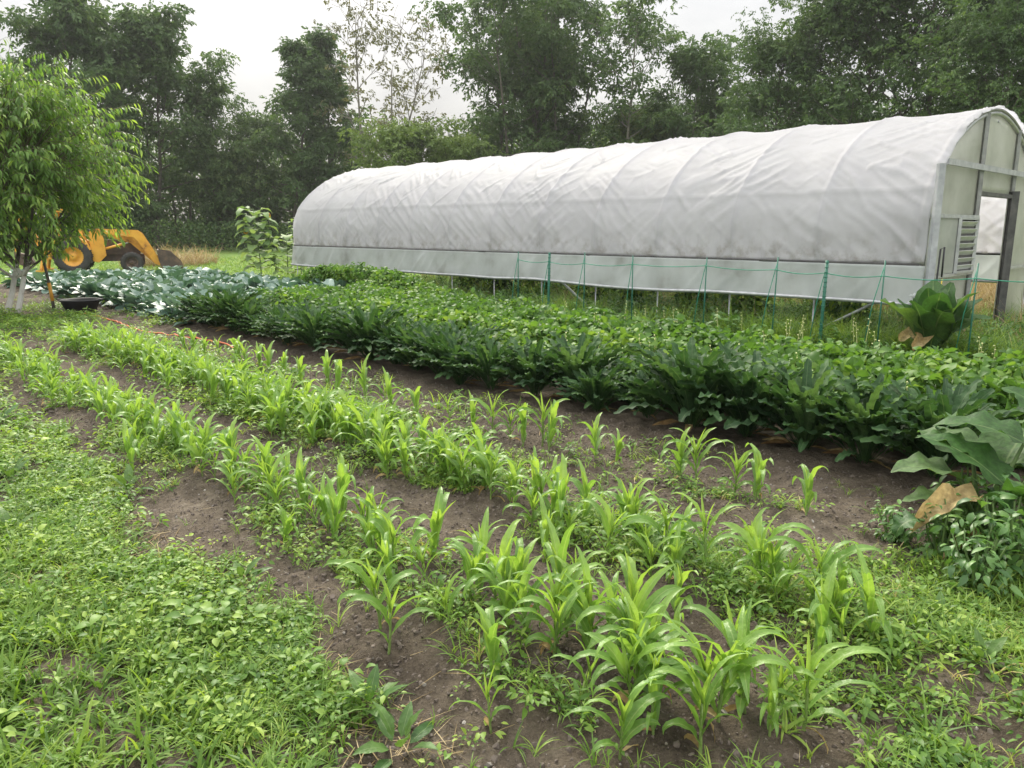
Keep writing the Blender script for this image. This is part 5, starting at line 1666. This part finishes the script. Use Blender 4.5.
# ------------------------------------------------------------------ growth under and behind the tunnel
def tunnel_weeds():
    r = np.random.RandomState(95)
    g = Geo()
    tall = tuft_templates(0.55, 0.010, 9, 96, 0.5)
    N = 8200
    s = np.where(r.rand(N) < 0.45, r.uniform(9.6, 10.3, N), r.uniform(9.7, 15.5, N)); t = r.uniform(1.5, 20, N)
    k = r.rand(N) < sstep(0.35, 0.55, fbm(s * 1.2, t * 0.9, 197, 3)) * np.where(s > 11, 0.55, 1.0)
    s, t = s[k], t[k]; n = len(s)
    scatter(g, tall, Wn(s, t, 0.0), rotm(r.rand(n) * 6.28, r.randn(n) * 0.12, r.randn(n) * 0.12), 0.6 + 0.6 * r.rand(n))
    wd = WT
    N = 9000
    s = r.uniform(9.6, 13.5, N); t = r.uniform(1.5, 20, N)
    z = r.rand(N) * 0.55 * fbm(s * 1.5, t * 1.1, 198, 3)
    scatter(g, wd, Wn(s, t, z), rotm(r.rand(N) * 6.28, r.randn(N) * 0.4, r.randn(N) * 0.4), 1.0 + 0.8 * r.rand(N), m=1)
    N = 700
    s = r.uniform(9.6, 10.6, N); t = r.uniform(1.0, 19, N); k = fbm(s * 0.8, t * 0.9, 199, 3) > 0.45; s, t = s[k], t[k]; N = len(s)
    scatter(g, UT, Wn(s, t, 0.0), rotm(r.rand(N) * 6.28, r.randn(N) * 0.1, r.randn(N) * 0.1), 2.5 + 3.0 * r.rand(N), m=1)
    N = 9000
    s = r.uniform(7.8, 9.8, N); t = r.uniform(0, 11.5, N)
    dn = fbm(s * 1.3, t * 1.1, 203, 3)
    k = r.rand(N) < 0.25 + 0.75 * sstep(0.38, 0.55, dn); s, t = s[k], t[k]; N = len(s)
    a_ = N // 2
    scatter(g, GT, Wn(s[:a_], t[:a_], 0.0), rotm(r.rand(a_) * 6.28, r.randn(a_) * 0.15, r.randn(a_) * 0.15), 1.2 + 1.6 * r.rand(a_))
    b_ = N - a_
    scatter(g, UT, Wn(s[a_:], t[a_:], 0.0), rotm(r.rand(b_) * 6.28, r.randn(b_) * 0.15, r.randn(b_) * 0.15), 1.0 + 1.6 * r.rand(b_) ** 2, m=1)
    tag(link('tall_weeds', g.mesh('tall_weeds', [M['grass'], M['mint']])), kind='stuff')
    g = Geo()
    N = 5200
    s = r.uniform(16.2, 24, N); t = r.uniform(-6, 22, N)
    scatter(g, tuft_templates(0.8, 0.012, 7, 97, 0.35), Wn(s, t, -0.03), rotm(r.rand(N) * 6.28, r.randn(N) * 0.1, r.randn(N) * 0.1), 0.7 + 0.6 * r.rand(N))
    N = 900
    s = r.uniform(11.0, 16.0, N); t = r.uniform(2.5, 17, N); k = fbm(s * 0.7, t * 0.7, 201, 3) > 0.47; s, t = s[k], t[k]; N = len(s)
    scatter(g, tuft_templates(0.7, 0.010, 7, 97, 0.45), Wn(s, t, 0.0), rotm(r.rand(N) * 6.28, r.randn(N) * 0.1, r.randn(N) * 0.1), 0.6 + 0.6 * r.rand(N))
    # dry stand behind the loader bucket
    N = 230
    x = r.uniform(-16.5, -13.6, N); y = r.uniform(32.5, 36.5, N)
    scatter(g, tuft_templates(0.95, 0.02, 8, 98, 0.5), np.stack([x, y, np.full(N, -0.03)], -1), rotm(r.rand(N) * 6.28, r.randn(N) * 0.1, r.randn(N) * 0.1), 0.8 + 0.6 * r.rand(N))
    tag(link('dry_grass', g.mesh('dry_grass', M['straw'])), kind='stuff')
    g = Geo(); N = 9000
    x = r.uniform(-24, -4, N); y = r.uniform(22, 44, N)
    scatter(g, tuft_templates(0.22, 0.016, 7, 99, 0.8), np.stack([x, y, np.full(N, -0.03)], -1), rotm(r.rand(N) * 6.28, r.randn(N) * 0.1, r.randn(N) * 0.1), 0.7 + 0.6 * r.rand(N))
    tag(link('meadow_grass', g.mesh('meadow_grass', M['grass'])), kind='stuff')


tunnel_weeds()


def bushy(seed, H, Rr, n, leafL, leafW, mat, stems=5, prof='ovate', pitch=-0.3):
    r = np.random.RandomState(seed); gs = Geo(); gl = Geo()
    P_ = []
    for k in range(stems):
        az = r.rand() * 6.28
        P, rr = grow(r, (0, 0, -0.03), (math.cos(az) * 0.5 * Rr / H, math.sin(az) * 0.5 * Rr / H, 1), H * (0.75 + 0.25 * r.rand()), 0.010, 7, 0.22, 0.02)
        tube(gs, P, rr, 5, cap=False)
        P_.append(P)
    tp = [leaf(leafL, leafW, prof, 4, 2, 0.2, 0.7 + 0.4 * k, 0.25, 0.05, 2, seed=k) for k in range(3)]
    pos = []; yaw = []
    for k in range(n):
        P = P_[r.randint(stems)]; u = r.uniform(0.15, 1) * (len(P) - 1); i = min(int(u), len(P) - 2)
        p = P[i] + (P[i + 1] - P[i]) * (u - i); a = r.rand() * 6.28; rad = Rr * 0.55 * r.rand() ** 0.7 * (1 - 0.4 * u / len(P))
        pos.append(p + np.array((-math.sin(a) * rad, math.cos(a) * rad, (r.rand() - 0.4) * 0.08))); yaw.append(a + r.randn() * 0.5)
    pos = np.array(pos)
    scatter(gl, tp, pos, rotm(np.array(yaw), pitch + r.randn(n) * 0.35, r.randn(n) * 0.35), 0.7 + 0.6 * r.rand(n))
    return gs.mesh('stems', M['stem']), gl.mesh('leaves', M[mat])


# vegetables growing inside the tunnel
TOM = [bushy(600 + k, 0.95, 0.55, 420, 0.13, 0.065, 'bean', 6) for k in range(3)]
TSP = [(11.6, 4.9), (11.7, 6.4), (11.6, 7.4), (11.8, 8.8), (11.7, 9.8), (11.6, 11.2), (11.7, 12.4), (11.6, 13.4), (13.6, 6.0), (13.7, 8.2), (13.6, 10.4), (13.7, 12.6)]
TLB = ['bushy dark vegetable plant in the tunnel, first behind the near thick stake'] 
for k, (s, t) in enumerate(TSP):
    lab = f'bushy dark vegetable plant inside the tunnel near side, {ORD[k]} from the doorway end' if s < 12.5 else f'bushy vegetable plant on the far side inside the tunnel, {ORD[k - 8]} from the doorway end'
    e = empty('vegetable_plant', W(s, t, 0), rng.random() * 6.28, 0.95 + 0.3 * rng.random(), lab, 'vegetable plant', 'vegetable plants inside the tunnel')
    a = TOM[k % 3]; link('stems', a[0], e); link('leaves', a[1], e)

# tall broad-leaved plant at the tunnel corner
e = empty('broad_leaved_plant', W(9.65, 3.0, 0), 0.3, 1.35, 'tall broad-leaved plant with browned lower leaves at the tunnel corner', 'leafy plant')
r_ = np.random.RandomState(33); g = Geo()
for k in range(17):
    f = k / 16
    tp = leaf(0.66 * (0.7 + 0.4 * r_.rand()), 0.27 * (0.8 + 0.4 * r_.rand()), 'paddle', 11, 4, R(89 - 20 * f + 6 * r_.randn()), 0.3 + 1.0 * r_.rand() * (0.3 + f), 0.28, 0.13, 3, (r_.rand() - .5), seed=k, pw=1.6)
    yaw = k * 2.4 + r_.rand()
    g.add(tp[0] @ rotm(yaw, 0, 0).T + np.array((-math.sin(yaw) * 0.05, math.cos(yaw) * 0.05, 0.08)), tp[1], None, 0, r_.rand(), tp[2])
link('leaves', g.mesh('leaves', M['horse']), e)
g = Geo()
for k, yaw in enumerate((1.0, 1.9)):
    tp = leaf(0.30 + 0.05 * k, 0.13, 'paddle', 10, 4, R(70 - 10 * k), 2.2, 0.7, 0.3, 3, 1.2, seed=k + 9)
    g.add(tp[0] @ rotm(yaw, 0, 0).T + np.array((0, 0, 0.2)), tp[1], None, 0, 0.5 + 0.4 * r_.rand(), tp[2])
link('withered_leaves', g.mesh('withered_leaves', M['dead']), e)

# large leaved plant and herb bush at the right edge
e = empty('burdock_plant', (2.33, 3.62, 0.02), 0, 1, 'large-leaved plant with one withered brown leaf leaning over the soil', 'leafy plant')
g = Geo(); gs = Geo()


def big_leaf(p, tip_dir, elev, L, Wd, bend, var, mat_g, seed, wave=0.07, root=(0.0, 0.0, 0.0), fold=0.22, twist=0.15):
    yaw = math.atan2(-tip_dir[0], tip_dir[1])
    tp = leaf(L, Wd, 'heart', 12, 8, R(elev), bend, fold, wave, 3, twist, seed=seed, pw=1.3)
    mat_g.add(tp[0] @ rotm(yaw, 0, 0).T + np.array(p), tp[1], None, 0, var, tp[2])
    m = np.array(p) * 0.5 + np.array(root) * 0.5 + np.array((0, 0, 0.06))
    tube(gs, [root, m, p], [0.014, 0.011, 0.007], 6, cap=False)


# (local offsets are world-axis aligned: x right, y away)
big_leaf((-0.10, 0.05, 0.36), (-0.85, 0.1), 28, 0.34, 0.27, 1.0, 0.85, g, 1)
big_leaf((0.02, -0.12, 0.38), (-0.45, 0.55), 38, 0.46, 0.30, 0.7, 0.35, g, 2)
big_leaf((0.18, 0.02, 0.55), (-0.6, 0.5), 25, 0.42, 0.30, 0.9, 0.35, g, 3)
big_leaf((0.15, 0.1, 0.42), (0.6, 0.5), 35, 0.46, 0.33, 0.9, 0.7, g, 4)
big_leaf((0.22, -0.1, 0.50), (0.8, -0.3), 30, 0.45, 0.32, 1.0, 0.6, g, 5)
big_leaf((-0.10, -0.05, 0.27), (-0.9, 0.05), 15, 0.32, 0.20, 0.6, 0.95, g, 6, 0.12)
big_leaf((0.05, 0.2, 0.40), (-0.2, 0.9), 30, 0.42, 0.3, 0.9, 0.8, g, 7)
big_leaf((0.06, -0.2, 0.34), (-0.25, -0.7), 48, 0.30, 0.21, 1.3, 0.5, g, 8, 0.12)
big_leaf((0.24, -0.18, 0.60), (-0.3, 0.6), 55, 0.40, 0.27, 0.9, 0.3, g, 9, 0.1)
big_leaf((-0.02, 0.08, 0.44), (-0.6, 0.5), 45, 0.30, 0.2, 1.2, 0.7, g, 10, 0.12)
link('leaves', g.mesh('leaves', M['burdock']), e)
g = Geo()
big_leaf((-0.10, -0.14, 0.31), (-0.95, -0.08), 8, 0.40, 0.125, 1.3, 0.8, g, 11, 0.25, fold=0.95, twist=1.2)
big_leaf((-0.10, -0.25, 0.14), (-0.8, -0.15), 6, 0.26, 0.11, 0.8, 0.7, g, 12, 0.25, fold=0.8, twist=-0.8)
link('withered_leaf', g.mesh('withered_leaf', M['dead']), e)
g2 = Geo(); big_leaf((-0.42, -0.2, 0.24), (-1, 0.0), 0, 0.15, 0.14, 1.8, 0.2, g2, 14, 0.1)
link('folded_leaf', g2.mesh('folded_leaf', M['horse']), e)
link('stalks', gs.mesh('stalks', M['stem']), e)

HERB = [bushy(700 + k, 0.40, 0.22, 230, 0.062, 0.026, 'mint', 11, 'lance', -0.15) for k in range(3)]
HL = ['leafy green herb clump directly under the withered brown leaf', 'leafy green herb clump at the right edge below the large leaves', 'leafy green herb clump at the right edge nearest the camera', 'leafy green herb clump behind the withered leaf, deepest under the large leaves', 'leafy green herb clump half out of frame at the right edge', 'low herb clump at the left foot of the large-leaved plant']
for k, (x, y, sc) in enumerate(((2.04, 3.42, 0.95), (2.24, 3.24, 1.2), (2.02, 3.10, 0.9), (2.32, 3.66, 1.2), (2.5, 3.4, 1.3), (1.9, 3.62, 0.7))):
    e = empty('herb_clump', (x, y, 0.02), rng.random() * 6.28, sc, HL[k], 'herb', 'herb clumps under the large leaves')
    a = HERB[k % 3]; link('stems', a[0], e); link('leaves', a[1], e)

# larger broad-leaved weeds standing out of the ground cover
BW = [rosette(800 + k, 10, 0.12, 0.048, 'ovate', 70, 12, 0.7, 'horse', 0.2, 0.08, ns=6, nw=4, vb=0.35) for k in range(3)]
BWL = [((1.25, 1.98), 0.9, 'broad-leaved weed at the bottom edge beside the bare dark soil'), ((1.20, 1.74), 1.0, 'larger broad-leaved weed at the bottom, left of the bare dark soil'), ((1.43, 4.85), 1.1, 'broad-leaved weed poking from the verge into the upper furrow'),
       ((1.22, 7.3), 1.4, 'big pale weed at the left edge where verge meets the corn'), ((1.36, 3.15), 0.8, 'weed with one wide pale leaf at the verge rim'), ((0.95, 5.6), 1.2, 'leafy weed in the thick of the left verge'), ((0.75, 4.6), 1.0, 'broad weed low in the left verge, nearer than the leafy one'),
       ((2.9, 0.62), 0.8, 'broad-leaved weed at the lower right among pale grass'), ((3.2, 0.85), 0.7, 'broad-leaved weed near the lower right bare soil patch')]
for k, ((s, t), sc, lab) in enumerate(BWL):
    e = empty('broad_leaved_weed', W(s, t, float(soil_low(np.array(s), np.array(t)))), rng.random() * 6.28, sc, lab, 'weed', 'broad-leaved weeds')
    link('leaves', BW[k % 3][0], e)

# ------------------------------------------------------------------ sunflowers past the cabbages
def sunflower(name, x, y, H, n, L, label, flowers, seed):
    r = np.random.RandomState(seed)
    e = empty(name, (x, y, -0.03), 0, 1, label, 'sunflower' if flowers else 'tall plant')
    g = Geo(); gl = Geo()
    P, rr = grow(r, (0, 0, 0), (0.05, 0, 1), H, 0.02, 8, 0.08, 0.05); tube(g, P, rr, 6)
    for k in range(n):
        u = (0.15 + 0.85 * k / n) * (len(P) - 1); i = min(int(u), len(P) - 2); p = P[i] + (P[i + 1] - P[i]) * (u - i)
        tp = leaf(L * (0.7 + 0.5 * r.rand()), L * 0.75, 'heart', 6, 2, R(25), 1.5, 0.2, 0.06, 2, 0, seed=k)
        yaw = k * 2.4
        q = p + np.array((-math.sin(yaw), math.cos(yaw), 0.25)) * 0.2
        tube(g, [p, q], [0.008, 0.005], 4, cap=False)
        gl.add(tp[0] @ rotm(yaw, 0, 0).T + q, tp[1], None, 0, r.rand(), tp[2])
    link('stem', g.mesh('stem', M['stem']), e); link('leaves', gl.mesh('leaves', M['sunfl']), e)
    for (fx, fz, rad, face) in flowers:
        gp_ = Geo(); c = np.array((fx, -0.18, fz))
        pt = leaf(rad * 0.9, rad * 0.4, 'lance', 3, 2, 0.1, 0.3, 0.2, seed=1)
        for j in range(15):
            a = j / 15 * 6.283
            v = pt[0] + np.array((0, rad * 0.35, 0))
            v = v @ np.array(Matrix.Rotation(a, 3, 'Z')).T @ np.array(Matrix.Rotation(R(80), 3, 'X')).T @ np.array(Matrix.Rotation(face, 3, 'Z')).T
            gp_.add(v + c, pt[1])
        fl = link('flower_head', gp_.mesh('flower_head', M['petal']), e)
        gd = Geo(); ax = np.array((math.sin(face), -math.cos(face), 0.15)); tube(gd, [c - ax * 0.03, c + ax * 0.025], [rad * 0.42, rad * 0.36], 14)
        link('seed_disc', gd.mesh('seed_disc', M['seedhead']), fl)


sunflower('sunflower', -7.95, 24.6, 2.25, 46, 0.52, 'tall sunflower with one open orange yellow bloom past the cabbages', [(-0.34, 1.55, 0.075, -0.1), (0.42, 2.05, 0.06, 1.2)], 41)
sunflower('tall_plant', -7.0, 24.2, 1.4, 26, 0.46, 'shorter leafy stalk without flowers right beside the tall sunflower', [], 42)
sunflower('tall_plant', -6.9, 25.4, 2.0, 40, 0.24, 'pale leafy tall plant against the far corner of the tunnel', [], 43)
sunflower('tall_plant', -6.5, 25.9, 1.8, 36, 0.24, 'pale leafy stalk touching the far tunnel curtain', [], 44)

print('objects', len(bpy.data.objects))
